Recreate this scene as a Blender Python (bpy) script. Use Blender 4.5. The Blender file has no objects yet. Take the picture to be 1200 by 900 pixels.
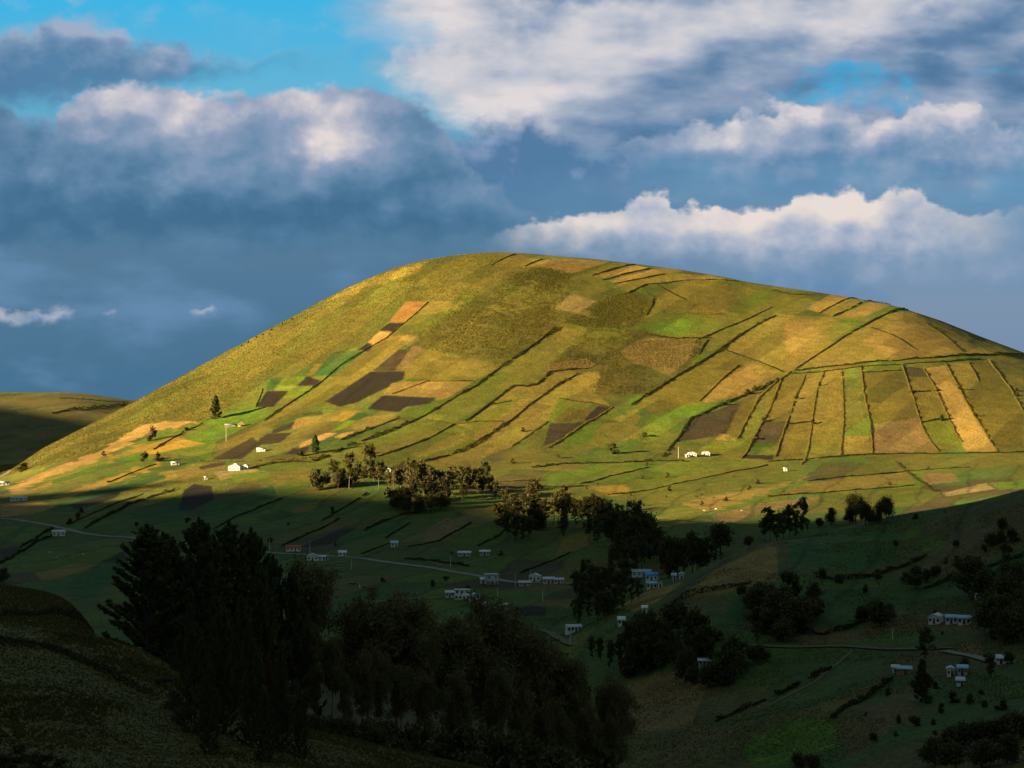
import bpy, math, random
import numpy as np
from mathutils import Vector, Matrix

RNG = np.random.default_rng(7)
random.seed(11)
scene = bpy.context.scene
COL = scene.collection

# ------------------------------------------------------------------ camera
F = 70.0 / 36.0 * 1200.0          # focal length in pixels of the 1200x900 picture
CX, CY = 600.0, 450.0
cam_d = bpy.data.cameras.new('camera')
cam = bpy.data.objects.new('camera', cam_d)
COL.objects.link(cam)
cam.location = (0, 0, 0)
cam.rotation_euler = (math.radians(90), 0, 0)
cam_d.lens = 70.0
cam_d.sensor_width = 36.0
cam_d.clip_start = 0.5
cam_d.clip_end = 40000.0
scene.camera = cam

# ------------------------------------------------------------------ sun
SUN_EL = math.radians(13.0)
SUN_H = np.array([-0.92, -0.39]); SUN_H /= np.linalg.norm(SUN_H)      # horizontal direction TO the sun
SUN_N = np.array([SUN_H[1], -SUN_H[0]])                               # across it
if SUN_N[1] < 0: SUN_N = -SUN_N

# ------------------------------------------------------------------ noise (numpy value noise)
def _hash(ix, iy, seed):
    h = (ix.astype(np.int64) * 374761393 + iy.astype(np.int64) * 668265263 + seed * 1274126177) & 0xffffffff
    h = ((h ^ (h >> 13)) * 1274126177) & 0xffffffff
    h = h ^ (h >> 16)
    return (h & 0xffffff).astype(np.float64) / float(0xffffff)
def vnoise(x, y, seed=0):
    ix = np.floor(x); iy = np.floor(y)
    fx = x - ix; fy = y - iy
    ix = ix.astype(np.int64); iy = iy.astype(np.int64)
    fx = fx * fx * fx * (fx * (fx * 6 - 15) + 10); fy = fy * fy * fy * (fy * (fy * 6 - 15) + 10)
    a = _hash(ix, iy, seed); b = _hash(ix + 1, iy, seed); c = _hash(ix, iy + 1, seed); d = _hash(ix + 1, iy + 1, seed)
    return (a + (b - a) * fx) * (1 - fy) + (c + (d - c) * fx) * fy
def fbm(x, y, octv=4, seed=0, gain=0.5):
    s = 0; amp = 1; tot = 0
    for o in range(octv):
        s = s + amp * (vnoise(x * 2 ** o, y * 2 ** o, seed + o * 17) * 2 - 1); tot += amp; amp *= gain
    return s / tot
def sstep(a, b, x):
    t = np.clip((x - a) / (b - a), 0, 1); return t * t * (3 - 2 * t)

# ------------------------------------------------------------------ terrain profiles
# for some bearings: the ground heights (metres, eye level 0) at some distances; 'p' entries give the height as a sight line
P = lambda D, py: (D, -(py - CY) / F * D)
PROF = {
 -250: [(20,-7),(100,-22),(170,-30),(260,-26),(380,-45),(450,-40),(600,-80),(850,-95),(1100,-98),(1350,-95),(1550,-88),(1750,-90),(2000,-100),(2600,-115),(3000,-60),(3300,-10),(3800,-60)],
 0: [(20,-7),(100,-21.5),P(170,900),P(215,800),P(260,730),(320,-44),P(400,722),P(450,686),(560,-78),(850,-101),P(1000,688),P(1250,645),P(1500,600),P(1650,580),P(1800,566),P(1900,558),(2100,-100),P(2500,545),P(2850,502),P(3100,474),P(3300,460),(3420,-16),(3800,-60)],
 75: [(20,-7),(100,-22),P(170,903),P(215,808),P(260,742),(320,-46),P(400,735),P(450,700),(560,-81),(850,-102),P(1000,692),P(1250,645),P(1500,600),P(1680,570),P(1850,540),P(2000,519),(2150,-72),(2500,-104),P(2850,502),P(3100,473),P(3300,460),(3420,-15),(3800,-60)],
 150: [(20,-7),(100,-22),P(170,910),P(215,825),P(260,760),(330,-52),(450,-68),(600,-88),(850,-104),P(1000,697),P(1250,645),P(1500,600),P(1700,560),P(1850,528),P(2000,497),P(2120,477),(2300,-42),(2600,-80),(2900,-62),P(3100,482),P(3300,468),(3420,-28),(3800,-60)],
 300: [(20,-7),(100,-23),P(170,915),P(260,840),(330,-58),(450,-85),(600,-100),(850,-108),P(1000,700),P(1250,645),P(1500,598),P(1650,560),P(1750,538),P(1850,515),P(2000,475),P(2150,430),P(2250,405),(2400,42),(2700,-20),(3300,-60)],
 450: [(20,-7),(100,-24),P(170,950),P(260,876),(330,-64),(450,-92),(600,-107),(800,-112),P(1000,705),P(1250,648),P(1450,600),P(1600,568),P(1720,540),P(1850,500),P(2000,445),P(2150,385),P(2250,348),P(2330,324),(2500,120),(2900,10),(3500,-80)],
 600: [(20,-7),(100,-25),(170,-39.5),(260,-51),(330,-70),(450,-96),(600,-110),(800,-115),P(950,722),P(1150,670),P(1350,615),P(1500,585),P(1650,556),P(1750,535),P(1850,495),P(2000,430),P(2150,365),P(2270,318),P(2370,297),(2550,150),(3000,20),(3500,-80)],
 750: [(20,-7),(100,-25),(170,-42),(260,-56),(330,-76),(450,-100),(560,-111),(650,-114),P(700,825),P(770,770),P(850,710),(950,-100),P(1050,680),P(1250,635),P(1400,608),P(1550,580),P(1700,550),P(1760,536),P(1850,500),P(2000,440),P(2150,378),P(2270,335),P(2380,310),(2550,135),(3000,20),(3500,-80)],
 825: [(20,-7),(100,-25),(170,-42),(260,-58),(330,-78),(450,-100),(550,-106),P(640,832),P(720,770),P(800,712),P(900,664),(1000,-95),(1150,-102),P(1280,627),P(1400,603),P(1550,574),P(1700,548),P(1765,535),P(1850,500),P(2000,443),P(2140,390),P(2260,345),P(2370,321),(2530,122),(2950,20),(3500,-80)],
 900: [(20,-7),(100,-25),(170,-43),(260,-60),(330,-80),(450,-100),P(540,900),P(600,850),P(680,790),P(780,720),P(870,660),P(930,633),(1020,-85),(1150,-97),(1300,-97),P(1400,600),P(1550,570),P(1700,547),P(1770,535),P(1850,500),P(2000,445),P(2130,400),P(2250,358),P(2350,335),(2500,112),(2900,20),(3500,-80)],
 1050: [(20,-7),(100,-25),(170,-42),(260,-58),(330,-74),P(420,930),P(500,880),P(600,810),P(680,765),P(760,725),P(850,680),P(940,630),P(1000,603),(1080,-75),(1200,-88),P(1350,605),P(1450,588),P(1600,560),P(1720,540),P(1770,532),P(1850,495),P(1980,445),P(2100,405),P(2220,373),P(2300,359.5),(2450,85),(2900,10),(3500,-80)],
 1200: [(20,-7),(100,-24),(170,-40),(260,-54),(330,-66),P(400,905),P(500,840),P(600,790),P(680,745),P(760,700),P(850,640),P(930,590),P(970,574),(1050,-62),(1200,-80),P(1400,580),P(1600,552),P(1700,538),P(1770,530),P(1850,497),P(1980,455),P(2100,430),P(2200,416),P(2270,413),(2400,25),(2900,-40),(3500,-90)],
 1450: [(20,-7),(100,-22),(170,-38),(330,-60),(500,-75),(700,-75),(850,-55),(960,-35),(1100,-50),(1300,-70),(1600,-68),(1770,-62),(1850,-50),(2000,-30),(2200,-20),(2400,-40),(3000,-80)],
}
def pchip(x, y, xn):
    x = np.asarray(x, float); y = np.asarray(y, float)
    h = np.diff(x); d = np.diff(y) / h
    m = np.zeros_like(y)
    for i in range(1, len(x) - 1):
        if d[i - 1] * d[i] > 0:
            w1 = 2 * h[i] + h[i - 1]; w2 = h[i] + 2 * h[i - 1]
            m[i] = (w1 + w2) / (w1 / d[i - 1] + w2 / d[i])
    m[0] = d[0]; m[-1] = d[-1]
    k = np.clip(np.searchsorted(x, xn) - 1, 0, len(x) - 2)
    t = np.clip((xn - x[k]) / h[k], 0, 1)
    t2 = t * t; t3 = t2 * t
    return (2*t3 - 3*t2 + 1) * y[k] + (t3 - 2*t2 + t) * h[k] * m[k] + (-2*t3 + 3*t2) * y[k+1] + (t3 - t2) * h[k] * m[k+1]

rows = np.concatenate([np.geomspace(4, 24, 10)[:-1], np.arange(24, 150, 2.0), np.arange(150, 560, 1.35), np.arange(560, 1350, 2.4), np.arange(1350, 1750, 2.2),
                       np.arange(1750, 2410, 1.7), np.arange(2410, 3420, 9), np.geomspace(3420, 14000, 24)])
inner = np.arange(-60, 1261, 1.35)
outer = np.geomspace(1, 60, 34)[1:] * 40
cols = np.concatenate([(-60 - outer)[::-1], inner, inner[-1] + outer])
NR, NC = len(rows), len(cols)
ks = sorted(PROF)
base = np.zeros((len(ks), NR))
for i, k in enumerate(ks):
    pr = [q for q in PROF[k]] + [(5000, -150), (8000, -165), (15000, -220)]
    pr = sorted([(4, -2.5)] + pr)
    base[i] = pchip([q[0] for q in pr], [q[1] for q in pr], rows)
cc = np.clip(cols, ks[0], ks[-1])
Z = np.zeros((NR, NC))
for r in range(NR):
    Z[r] = pchip(ks, base[:, r], cc)
# soften the joins between bearings
def smooth_cols(A, n):
    k = np.hanning(n + 2)[1:-1]; k /= k.sum()
    return np.apply_along_axis(lambda v: np.convolve(np.pad(v, n // 2, mode='edge'), k, mode='valid'), 1, A)
Z = smooth_cols(Z, 61)[:, :NC]
def smooth_rows(A, n):
    k = np.hanning(n + 2)[1:-1]; k /= k.sum()
    return np.apply_along_axis(lambda v: np.convolve(np.pad(v, n // 2, mode='edge'), k, mode='valid'), 0, A)
Z = smooth_rows(Z, 21)[:NR]
CO, RO = np.meshgrid(cols, rows)
X = (CO - CX) / F * RO
Y = RO
# large undulations and small roughness
nz = fbm(X / 130, Y / 130, 4, 3)
n2 = fbm(X / 22, Y / 22, 3, 9)
amp = sstep(300, 700, Y) * 2.2 + 0.5
amp = amp * (1 - 0.35 * sstep(1780, 1900, Y))
Z = Z + nz * amp + n2 * (0.10 + 0.25 * sstep(500, 900, Y)) * sstep(100, 250, Y)
# the rounded green knoll low on the right
kx, ky = (925 - CX) / F * 575, 575.0
Z = Z + 7.0 * np.exp(-((X - kx) / 20) ** 2 - ((Y - ky) / 30) ** 2)
# skyline of the hill
SIL = [(-60,575),(0,556),(15,549),(50,525),(100,500),(155,472),(200,447.5),(250,420),(300,393.5),(350,367),(380,350.5),(400,340),(425,328.8),(450,318.6),(475,310.2),(500,304.4),(525,300.3),(550,297.3),(570,296),(600,295.8),(630,297.8),(650,300),(700,304),(750,310),(800,316.5),(850,325),(875,330.5),(920,337),(960,343),(1000,349),(1050,359),(1100,375),(1150,395),(1200,413.5),(1260,436)]
sil = np.interp(cols, [s[0] for s in SIL], [s[1] for s in SIL])
kk = np.hanning(26)[1:-1]; kk /= kk.sum()
sil = np.convolve(np.pad(sil, (12, 11), mode='edge'), kk, mode='valid')
in_c = (cols > -60) & (cols < 1260)
hr = (rows[:, None] > 1600) & (rows[:, None] < np.interp(cols, [0, 150, 300, 450], [2080, 2280, 2450, 2800])[None])
def sm1(v, n):
    k_ = np.hanning(n + 2)[1:-1]; k_ /= k_.sum()
    return np.convolve(np.pad(v, n // 2, mode='edge'), k_, mode='valid')[:len(v)]
for it in range(4):
    PY = CY - Z / Y * F
    sub = np.where(hr, PY, 1e9)
    ci = sub.argmin(0); cur = sub.min(0); Dc = np.clip(sm1(rows[ci], 81), 1800, 2450)
    dz = -(sil - cur) / F * Dc
    dz = np.where(in_c, dz, 0)
    dz = sm1(dz, 13)
    foot = np.minimum(1790, Dc - 130)
    w = sstep(foot[None], Dc[None], RO) * (1 - sstep(Dc[None] + 100, Dc[None] + 700, RO))
    Z = Z + w * dz[None]
PY = CY - Z / Y * F

# ------------------------------------------------------------------ queries
def col_f(px): return np.interp(px, cols, np.arange(NC))
def height(x, y):
    """ground height at a point (arrays welcome)"""
    x = np.asarray(x, float); y = np.asarray(y, float)
    c = np.clip(np.interp(CX + F * x / y, cols, np.arange(NC)), 0, NC - 1.001)
    r = np.clip(np.interp(y, rows, np.arange(NR)), 0, NR - 1.001)
    ci = c.astype(int); ri = r.astype(int); a = c - ci; b = r - ri
    return (Z[ri, ci] * (1 - a) + Z[ri, ci + 1] * a) * (1 - b) + (Z[ri + 1, ci] * (1 - a) + Z[ri + 1, ci + 1] * a) * b
def at(px, py, D0=150, D1=3400):
    """the first ground point along a sight line, between two distances"""
    c = int(round(float(col_f(px))))
    r0, r1 = np.searchsorted(rows, D0), np.searchsorted(rows, D1)
    p = PY[r0:r1, c]
    hit = np.nonzero(p <= py)[0]
    if len(hit) == 0: k = int(np.argmin(p))
    else: k = int(hit[0])
    if k == 0: D = rows[r0]
    elif len(hit) == 0: D = rows[r0 + k]
    else:
        t = (p[k - 1] - py) / max(1e-9, p[k - 1] - p[k]); D = rows[r0 + k - 1] + t * (rows[r0 + k] - rows[r0 + k - 1])
    x = (px - CX) / F * D
    return float(x), float(D), float(height(x, D))
# ------------------------------------------------------------------ what grows where (albedo, linear)
GRASS = (0.078, 0.084, 0.009); LUSH = (0.060, 0.104, 0.006); DEEP = (0.022, 0.066, 0.010); DRY = (0.138, 0.102, 0.019)
TAN = (0.205, 0.128, 0.033); ORANGE = (0.26, 0.125, 0.030); SAND = (0.36, 0.20, 0.062); SOIL = (0.021, 0.0145, 0.0105)
SOILW = (0.043, 0.030, 0.016); SCRUB = (0.094, 0.084, 0.012); SCRUBD = (0.066, 0.057, 0.013); PINK = (0.150, 0.092, 0.036)
LIME = (0.095, 0.140, 0.008); GOLD = (0.25, 0.150, 0.018); OLIVE = (0.092, 0.072, 0.010); PALE = (0.22, 0.155, 0.055)
# (name or None for plain hillside, colour, furrow strength, polygon in picture coordinates, distance range)
H = (1500, 2700)
FIELDS = [
 (None, SCRUB, 0, [(-60,575),(-60,540),(0,540),(150,460),(300,385),(450,300),(606,290),(582,307),(616,313),(638,314),(668,322),(656,340),(668,344),(648,362),(680,367),(660,378),(652,384),(590,428),(560,421),(496,408),(489,393),(548,353),(505,353),(476,353),(432,400),(375,425),(344,428),(318,441),(287,466),(262,484),(240,495),(190,492),(160,502),(110,532),(50,546),(15,555)]),
 (None, SCRUBD, 0, [(497,390),(548,354),(575,350),(640,352),(652,384),(590,428),(565,421),(520,412)]),
 (None, SCRUBD, 0, [(600,322),(640,314),(666,323),(656,340),(610,345)]),
 (None, (0.18, 0.125, 0.020), 0, [(372,357),(420,333),(470,315),(500,306),(490,318),(440,334),(400,348)]),
 (None, SAND, 0, [(60,549),(110,531),(150,508),(172,496),(236,494),(205,503),(176,507),(150,520),(105,544),(50,563),(18,578),(8,572)]),
 (None, GOLD, 0, [(18,580),(60,564),(120,543),(165,520),(185,522),(150,534),(100,552),(50,571)]),
 ('grass_field', LUSH, 0, [(180,517),(235,498),(273,482),(297,480),(308,455),(318,465),(300,478),(310,490),(273,508),(253,518),(247,538),(180,530)]),
 ('grass_field', GRASS, 0, [(287,467),(308,453.5),(300,475),(273,482)]),
 ('dry_grass_field', OLIVE, 0, [(310,494),(380,450),(452,399),(461,392.3),(489.4,393),(479,401.5),(437,435),(380,471),(340,488),(295,512),(247,538),(265,517)]),
 (None, TAN, 0, [(458,393),(489.4,393),(479,401.5),(452,399)]),
 ('grass_field', GRASS, 0, [(505,354),(547,353.5),(540,359),(497.7,390.5),(464.7,389.6)]),
 (None, DRY, 0, [(505,354),(547,353.5),(536,364),(490,368)]),
 ('stubble_field', ORANGE, .5, [(475.7,353.8),(502,353.5),(474.8,378.2),(455.5,378)]),
 ('ploughed_field', SOIL, 1, [(455.5,378.6),(473.5,378.6),(460,389.6),(444.5,387.2)]),
 ('stubble_field', SAND, .4, [(444.5,388.3),(458,388.3),(450,398.8),(436,406),(431.7,400.6)]),
 ('ploughed_field', SOIL, 1, [(431.7,401.5),(436,403.3),(434.4,408.8),(430,412),(418.8,410.3)]),
 ('crop_field', DEEP, .5, [(390,412.5),(418.8,410.7),(425.8,413.4),(388.6,440),(363.8,441)]),
 ('stubble_field', DRY, .3, [(369.3,427),(378.5,426),(367.5,440),(360,440)]),
 ('crop_field', LUSH, .4, [(344,429),(365,429),(359,441),(335,441)]),
 ('crop_field', LIME, .3, [(335,441.3),(359,441),(344,458),(321,458)]),
 ('crop_field', DEEP, .4, [(318,443),(333,440),(320,458),(311,458)]),
 ('ploughed_field', SOIL, 1, [(311.7,458.3),(338.3,458),(320,477),(300,477)]),
 ('ploughed_field', SOIL, 1, [(360,441),(375,446),(371.7,451.7),(348,452)]),
 ('grass_field', LIME, .3, [(348,453),(371,452.5),(354,466.7),(331,466.7)]),
 ('crop_field', OLIVE, .5, [(331,467),(350,466.7),(339,473),(324,473)]),
 ('ploughed_field', SOILW, 1, [(247,539),(295,513),(307,520),(283,538)]),
 ('ploughed_field', SOILW, 1, [(303,515),(313,508),(341,507.5),(328,519),(303,521.5)]),
 ('ploughed_field', SOILW, 1, [(318,504),(347,493),(341,503),(320,508)]),
 ('stubble_field', TAN, .3, [(347,490),(378,488),(372,497),(342,503)]),
 ('crop_field', SOILW, .6, [(353,485),(377,480),(378,486),(357,487.5)]),
 ('stubble_field', SAND, .2, [(352,520),(380,508),(395,507),(380,515),(350,525)]),
 ('crop_field', LUSH, .3, [(325,527),(340,525),(330,533),(323,533)]),
 ('ploughed_field', SOIL, 1, [(333,532.5),(343,526),(362.5,523),(357,532)]),
 ('ploughed_field', SOIL, 1, [(434.4,435.8),(474.8,435),(472,444.6),(418.8,471.2),(398.7,476.7),(380.3,470.8)]),
 ('ploughed_field', SOILW, .8, [(472,406),(482,405),(462.8,434.5),(437,434.5)]),
 (None, DEEP, 0, [(472,406),(482,405),(476,412),(466,412)]),
 ('stubble_field', PINK, .4, [(484,405.5),(495.8,407),(479.3,432.7),(462,435)]),
 ('dry_grass_field', OLIVE, 0, [(496,409),(560,421.7),(590,428),(557,447),(475.7,443.7),(485,418)]),
 (None, DRY, 0, [(500,420),(560,424),(588,430),(560,444),(520,436)]),
 ('stubble_field', TAN, .3, [(448,462),(459,449),(500,446),(556,447),(523,467.5),(510.5,470),(508.7,465.7),(450,463)]),
 ('ploughed_field', SOIL, 1, [(448,463.5),(510.5,466),(500,475),(466.5,483),(430,479.4)]),
 ('crop_field', LUSH, .4, [(462.8,485.8),(475.7,476.7),(520.6,471),(492,491)]),
 (None, DRY, 0, [(380,486),(402,480),(386,493),(345,505)]),
 ('stubble_field', GOLD, .3, [(386,493),(402,482),(420.7,481.8),(402,494)]),
 ('crop_field', DEEP, .4, [(407,493),(420,484),(435,485),(420,492)]),
 ('crop_field', LIME, .3, [(385,507),(407,493),(418,493),(404,502)]),
 ('dry_grass_field', DRY, .2, [(411,498),(430,488),(460.5,486),(468,489.6),(418,507)]),
 ('stubble_field', SAND, .2, [(400,508),(418,505),(404,512.5),(385,516)]),
 ('crop_field', DEEP, .3, [(372,520),(385,512),(398,513),(380,525)]),
 # summit terraces
 ('dry_grass_field', DRY, 0, [(582,307),(606,297.5),(634,304),(616,312),(576,314)]),
 ('dry_grass_field', TAN, 0, [(617,312),(636,304),(668,303),(638,313)]),
 ('stubble_field', TAN, .2, [(638,313),(668,303),(716,306),(668,321)]),
 ('grass_field', GRASS, 0, [(668,322),(718,307),(742,309),(696,323),(726,343),(700,352),(670,343),(656,340),(666,324)]),
 ('stubble_field', TAN, .2, [(698,321),(744,311),(760,314),(708,326)]),
 ('stubble_field', TAN, .2, [(714,329),(764,316),(780,313.5),(800,317),(790,320),(720,332)]),
 ('dry_grass_field', DRY, 0, [(722,333),(790,321),(830,322),(868,330),(800,329),(758,333),(736,343)]),
 ('stubble_field', PALE, .2, [(648,362),(670,344),(699,353),(680,366)]),
 (None, SCRUBD, 0, [(660,378),(698,356),(726,344),(760,343),(766,350),(758,368),(736,384),(692,383)]),
 ('grass_field', GRASS, 0, [(652,384),(690,384),(672,402),(628,436),(603,452),(576,468),(532,497),(488,492),(540,462),(590,428)]),
 (None, DRY, 0, [(652,384),(690,384),(676,398),(640,402)]),
 ('maize_field', SCRUBD, .5, [(672,402),(692,385),(756,388),(796,397),(834,397),(820,415),(796,438),(760,462),(696,462),(704,428),(642,430)]),
 (None, SCRUB, 0, [(672,402),(692,385),(740,388),(730,405),(690,418)]),
 ('maize_stubble_field', PALE, .5, [(728,412),(748,399),(772,396),(816,398),(806,422),(785,440),(762,430),(740,425)]),
 ('maize_stubble_field', PALE, .5, [(642,428),(688,420),(700,428),(686,433),(644,434)]),
 ('dry_grass_field', DRY, 0, [(604,453),(636,448),(644,436),(680,436),(630,468),(583,503),(557,520),(532,497),(546,493)]),
 (None, GRASS, 0, [(546,494),(620,455),(600,480),(557,505)]),
 ('dry_grass_field', DRY, 0, [(682,436),(704,436),(696,462),(718,477),(655,467),(642,494),(600,523),(557,540),(500,541),(557,520),(600,492),(630,468)]),
 (None, OLIVE, 0, [(500,541),(540,528),(580,518),(560,540),(520,548)]),
 ('grass_field', GRASS, 0, [(442,534),(508,511),(532,497),(557,505),(557,520),(528,532),(492,542),(450,548)]),
 (None, DRY, 0, [(480,535),(540,505),(552,515),(500,535)]),
 ('grass_field', GRASS, 0, [(400,530),(488,493),(532,497),(508,511),(442,534),(420,545),(380,545)]),
 ('ploughed_field', SOIL, 1, [(683,492),(700,476),(718,477),(696,494)]),
 ('ploughed_field', SOILW, 1, [(644,496),(686,495),(682,500),(652,518),(636,522)]),
 ('crop_field', OLIVE, .4, [(666,478),(696,478),(683,494),(646,494)]),
 (None, LUSH, 0, [(664,514),(700,492),(712,500),(690,518),(660,520)]),
 (None, DRY, 0, [(700,500),(745,480),(750,515),(690,525)]),
 (None, LUSH, 0, [(752,504),(772,480),(790,478),(785,505),(760,520)]),
 ('dry_grass_field', OLIVE, 0, [(742,476),(760,463),(844,410),(880,420),(918,437),(870,465),(815,474),(770,485)]),
 (None, TAN, 0, [(822,470),(850,440),(880,421),(912,437),(880,457),(850,468)]),
 (None, LUSH, 0, [(785,478),(845,472),(820,486),(806,492),(790,490)]),
 ('ploughed_field', SOILW, .8, [(794,518),(810,490),(820,488),(870,469),(850,510),(820,514)]),
 ('crop_field', OLIVE, .5, [(870,469),(888,460),(864,512),(850,510)]),
 (None, TAN, 0, [(838,511),(864,513),(862,516),(838,514)]),
 ('grass_field', GRASS, 0, [(758,369),(766,352),(780,370),(830,368),(909,370),(866,393),(834,396),(796,397),(756,388),(737,384)]),
 (None, LUSH, 0, [(745,382),(800,374),(835,376),(850,388),(800,394),(756,386)]),
 ('dry_grass_field', OLIVE, 0, [(766,345),(800,331),(862,333),(855,368),(780,366)]),
 ('grass_field', GRASS, 0, [(862,333),(910,338),(950,345),(960,352),(920,366),(856,368)]),
 ('dry_grass_field', TAN, 0, [(945,362),(975,344),(1000,349),(962,367)]),
 ('dry_grass_field', DRY, 0, [(962,368),(1004,349),(1016,352),(976,371)]),
 ('dry_grass_field', TAN, 0, [(978,372),(1020,354),(1046,357),(1000,376)]),
 ('dry_grass_field', DRY, 0, [(848,409),(866,394),(912,368),(975,372),(995,385),(970,407),(930,434),(918,436),(880,420)]),
 (None, LUSH, 0, [(975,374),(1010,372),(1000,386),(978,400),(970,390)]),
 (None, TAN, 0, [(920,375),(950,372),(960,395),(935,425),(920,405)]),
 ('dry_grass_field', DRY, 0, [(935,432),(972,407),(1010,384),(1038,369),(1066,362),(1100,380),(1140,400),(1160,414),(1100,417),(1000,425)]),
 (None, TAN, 0, [(1010,400),(1050,375),(1090,385),(1120,412),(1040,420)]),
 # strips under the long hedge
 ('grass_field', GRASS, 0, [(911.7,445.7),(916,444),(887.8,504.3),(868.6,537.3),(845,540),(864,514.4),(880.5,482.3)]),
 ('dry_grass_field', OLIVE, .3, [(918,443),(943.8,440),(931.8,465.8),(925,488),(922,494),(893,494),(908,464)]),
 ('ploughed_field', SOILW, .8, [(893,494),(921,494),(912,519),(882,520)]),
 ('crop_field', DEEP, .3, [(882,521),(911,520),(910,524),(880,525)]),
 ('crop_field', LIME, .3, [(893,524.5),(911,524.5),(908,533),(888,533)]),
 ('ploughed_field', SOIL, 1, [(873,533),(907,533.7),(906,539),(868.6,538)]),
 ('dry_grass_field', DRY, 0, [(945,440),(965.8,434.7),(957.5,456.7),(952,487.8),(951,494),(925,496),(932,466)]),
 ('grass_field', OLIVE, 0, [(925,497),(951,497),(951,501),(939,540),(908,536),(914,519)]),
 ('dry_grass_field', DRY, 0, [(967,434),(986,433),(988,466),(988.7,493),(985,533.7),(941,540),(952,500),(958,457)]),
 (None, GRASS, 0, [(950,510),(988,500),(986,532),(942,538)]),
 ('grass_field', (0.066, 0.086, 0.011), 0, [(988,433),(1008.8,429),(1012.5,462),(1018,509),(987,510)]),
 ('dry_grass_field', DRY, 0, [(987,511),(1018,510),(1022,532),(986,533)]),
 ('dry_grass_field', OLIVE, 0, [(1010,438),(1056,436),(1066,456),(1078,490),(1024,496),(1016,470)]),
 ('grass_field', GRASS, 0, [(1009,429),(1056,428),(1056,435),(1010,437)]),
 ('dry_grass_field', PINK, 0, [(1024,497),(1079,489),(1099,529),(1022,532)]),
 ('ploughed_field', SOILW, .8, [(1058,429),(1082,432),(1088,442),(1062,441)]),
 ('grass_field', OLIVE, 0, [(1062,442),(1088,442),(1096,456),(1108,484),(1080,496),(1068,458)]),
 ('grass_field', GRASS, 0, [(1080,498),(1108,488),(1124,517),(1130,528),(1100,529)]),
 ('dry_grass_field', TAN, 0, [(1083,432),(1107,428),(1130,468),(1168,529),(1132,529),(1095,452)]),
 ('dry_grass_field', DRY, 0, [(1109,426),(1134,424),(1146,446),(1130,464),(1120,447)]),
 ('crop_field', OLIVE, .4, [(1135,424),(1157,422),(1198,484),(1198,525),(1170,528),(1132,468),(1147,447)]),
 (None, SCRUBD, 0, [(1160,423),(1200,424),(1230,520),(1199,480)]),
 # the flat below the hill
 ('grass_field', GRASS, 0, [(620,560),(688,545),(772,541),(900,541),(900,546),(840,557),(768,573),(712,580),(660,590),(620,585)]),
 (None, LUSH, 0, [(640,556),(700,546),(772,541),(840,542),(890,545),(760,560),(680,567),(640,572)]),
 (None, LUSH, 0, [(772,540),(850,538),(900,540),(850,548),(790,552)]),
 ('dry_grass_field', GRASS, 0, [(712,582),(768,574),(840,558),(900,546),(945,552),(900,575),(830,592),(760,600)]),
 (None, GOLD, 0, [(690,572),(730,568),(745,576),(715,582)]),
 (None, TAN, 0, [(800,590),(860,575),(900,572),(950,555),(940,562),(880,585),(830,600)]),
 ('dry_grass_field', DRY, 0, [(945,566),(1062,553),(1072,566),(945,578),(890,588)]),
 ('stubble_field', PINK, .2, [(1080,555),(1115,554),(1126,564),(1085,568)]),
 ('stubble_field', PALE, .2, [(1105,578),(1155,566),(1166,573),(1110,582)]),
 ('crop_field', LUSH, 0, [(1160,566),(1215,562),(1215,572),(1170,574)]),
 ('grass_field', GRASS, 0, [(1055,541),(1200,533),(1215,545),(1066,552)]),
 ('dry_grass_field', GRASS, 0, [(890,590),(1072,570),(1100,578),(1080,592),(940,602),(880,606)]),
 (None, PINK, 0, [(830,606),(880,592),(960,582),(955,588),(900,600),(850,612)]),
 # the lower left slopes
 ('grass_field', LUSH, 0, [(62,560),(118,540),(129,546),(100,556),(60,570)]),
 ('ploughed_field', SOILW, .6, [(124,563),(182,543),(185,545),(128,567)]),
 (None, GOLD, 0, [(90,573),(150,552),(190,540),(184,548),(130,566),(95,578)]),
 ('grass_field', LIME, 0, [(185,560),(240,545),(250,548),(200,563)]),
 (None, TAN, 0, [(130,575),(200,552),(235,545),(200,562),(150,578)]),
 ('grass_field', GRASS, 0, [(305,552),(360,545),(372,565),(350,570),(308,572)]),
 (None, DRY, 0, [(315,560),(360,547),(368,562),(320,570)]),
 ('stubble_field', GOLD, .2, [(150,528),(205,512),(240,520),(200,528),(160,536)]),
 ('crop_field', LUSH, .3, [(130,538),(165,530),(185,534),(150,546)]),
 ('stubble_field', TAN, .2, [(60,583),(100,570),(122,562),(128,566),(80,584)]),
 ('crop_field', DEEP, .3, [(70,590),(130,572),(190,556),(196,560),(140,577),(90,592)]),
 ('dry_grass_field', DRY, 0, [(205,553),(262,545),(266,550),(212,565)]),
 ('stubble_field', PALE, .2, [(250,553),(300,548),(305,553),(258,562)]),
 ('crop_field', LIME, .2, [(270,556),(312,551),(318,558),(276,566)]),
 ('ploughed_field', SOILW, .7, [(232,547),(262,541),(266,544),(236,551)]),
 ('dry_grass_field', TAN, 0, [(0,594),(46,588),(78,594),(30,604),(0,606)]),
 ('crop_field', DEEP, .3, [(150,602),(205,584),(220,604),(170,618)]),
 ('crop_field', DEEP, .4, [(50,600),(90,583),(140,575),(142,580),(90,600)]),
 ('ploughed_field', SOIL, 1, [(76,592),(140,576),(136,583),(92,597)]),
 ('ploughed_field', SOIL, 1, [(215,575),(228,567),(248,570),(250,585),(225,598),(208,598)]),
 ('crop_field', DEEP, .4, [(0,632),(34,612),(38,614),(0,645)]),
 ('ploughed_field', SOIL, .8, [(0,643),(24,640),(14,655),(0,658)]),
 ('dry_grass_field', DRY, 0, [(40,672),(90,660),(112,662),(80,675),(50,680)]),
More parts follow.
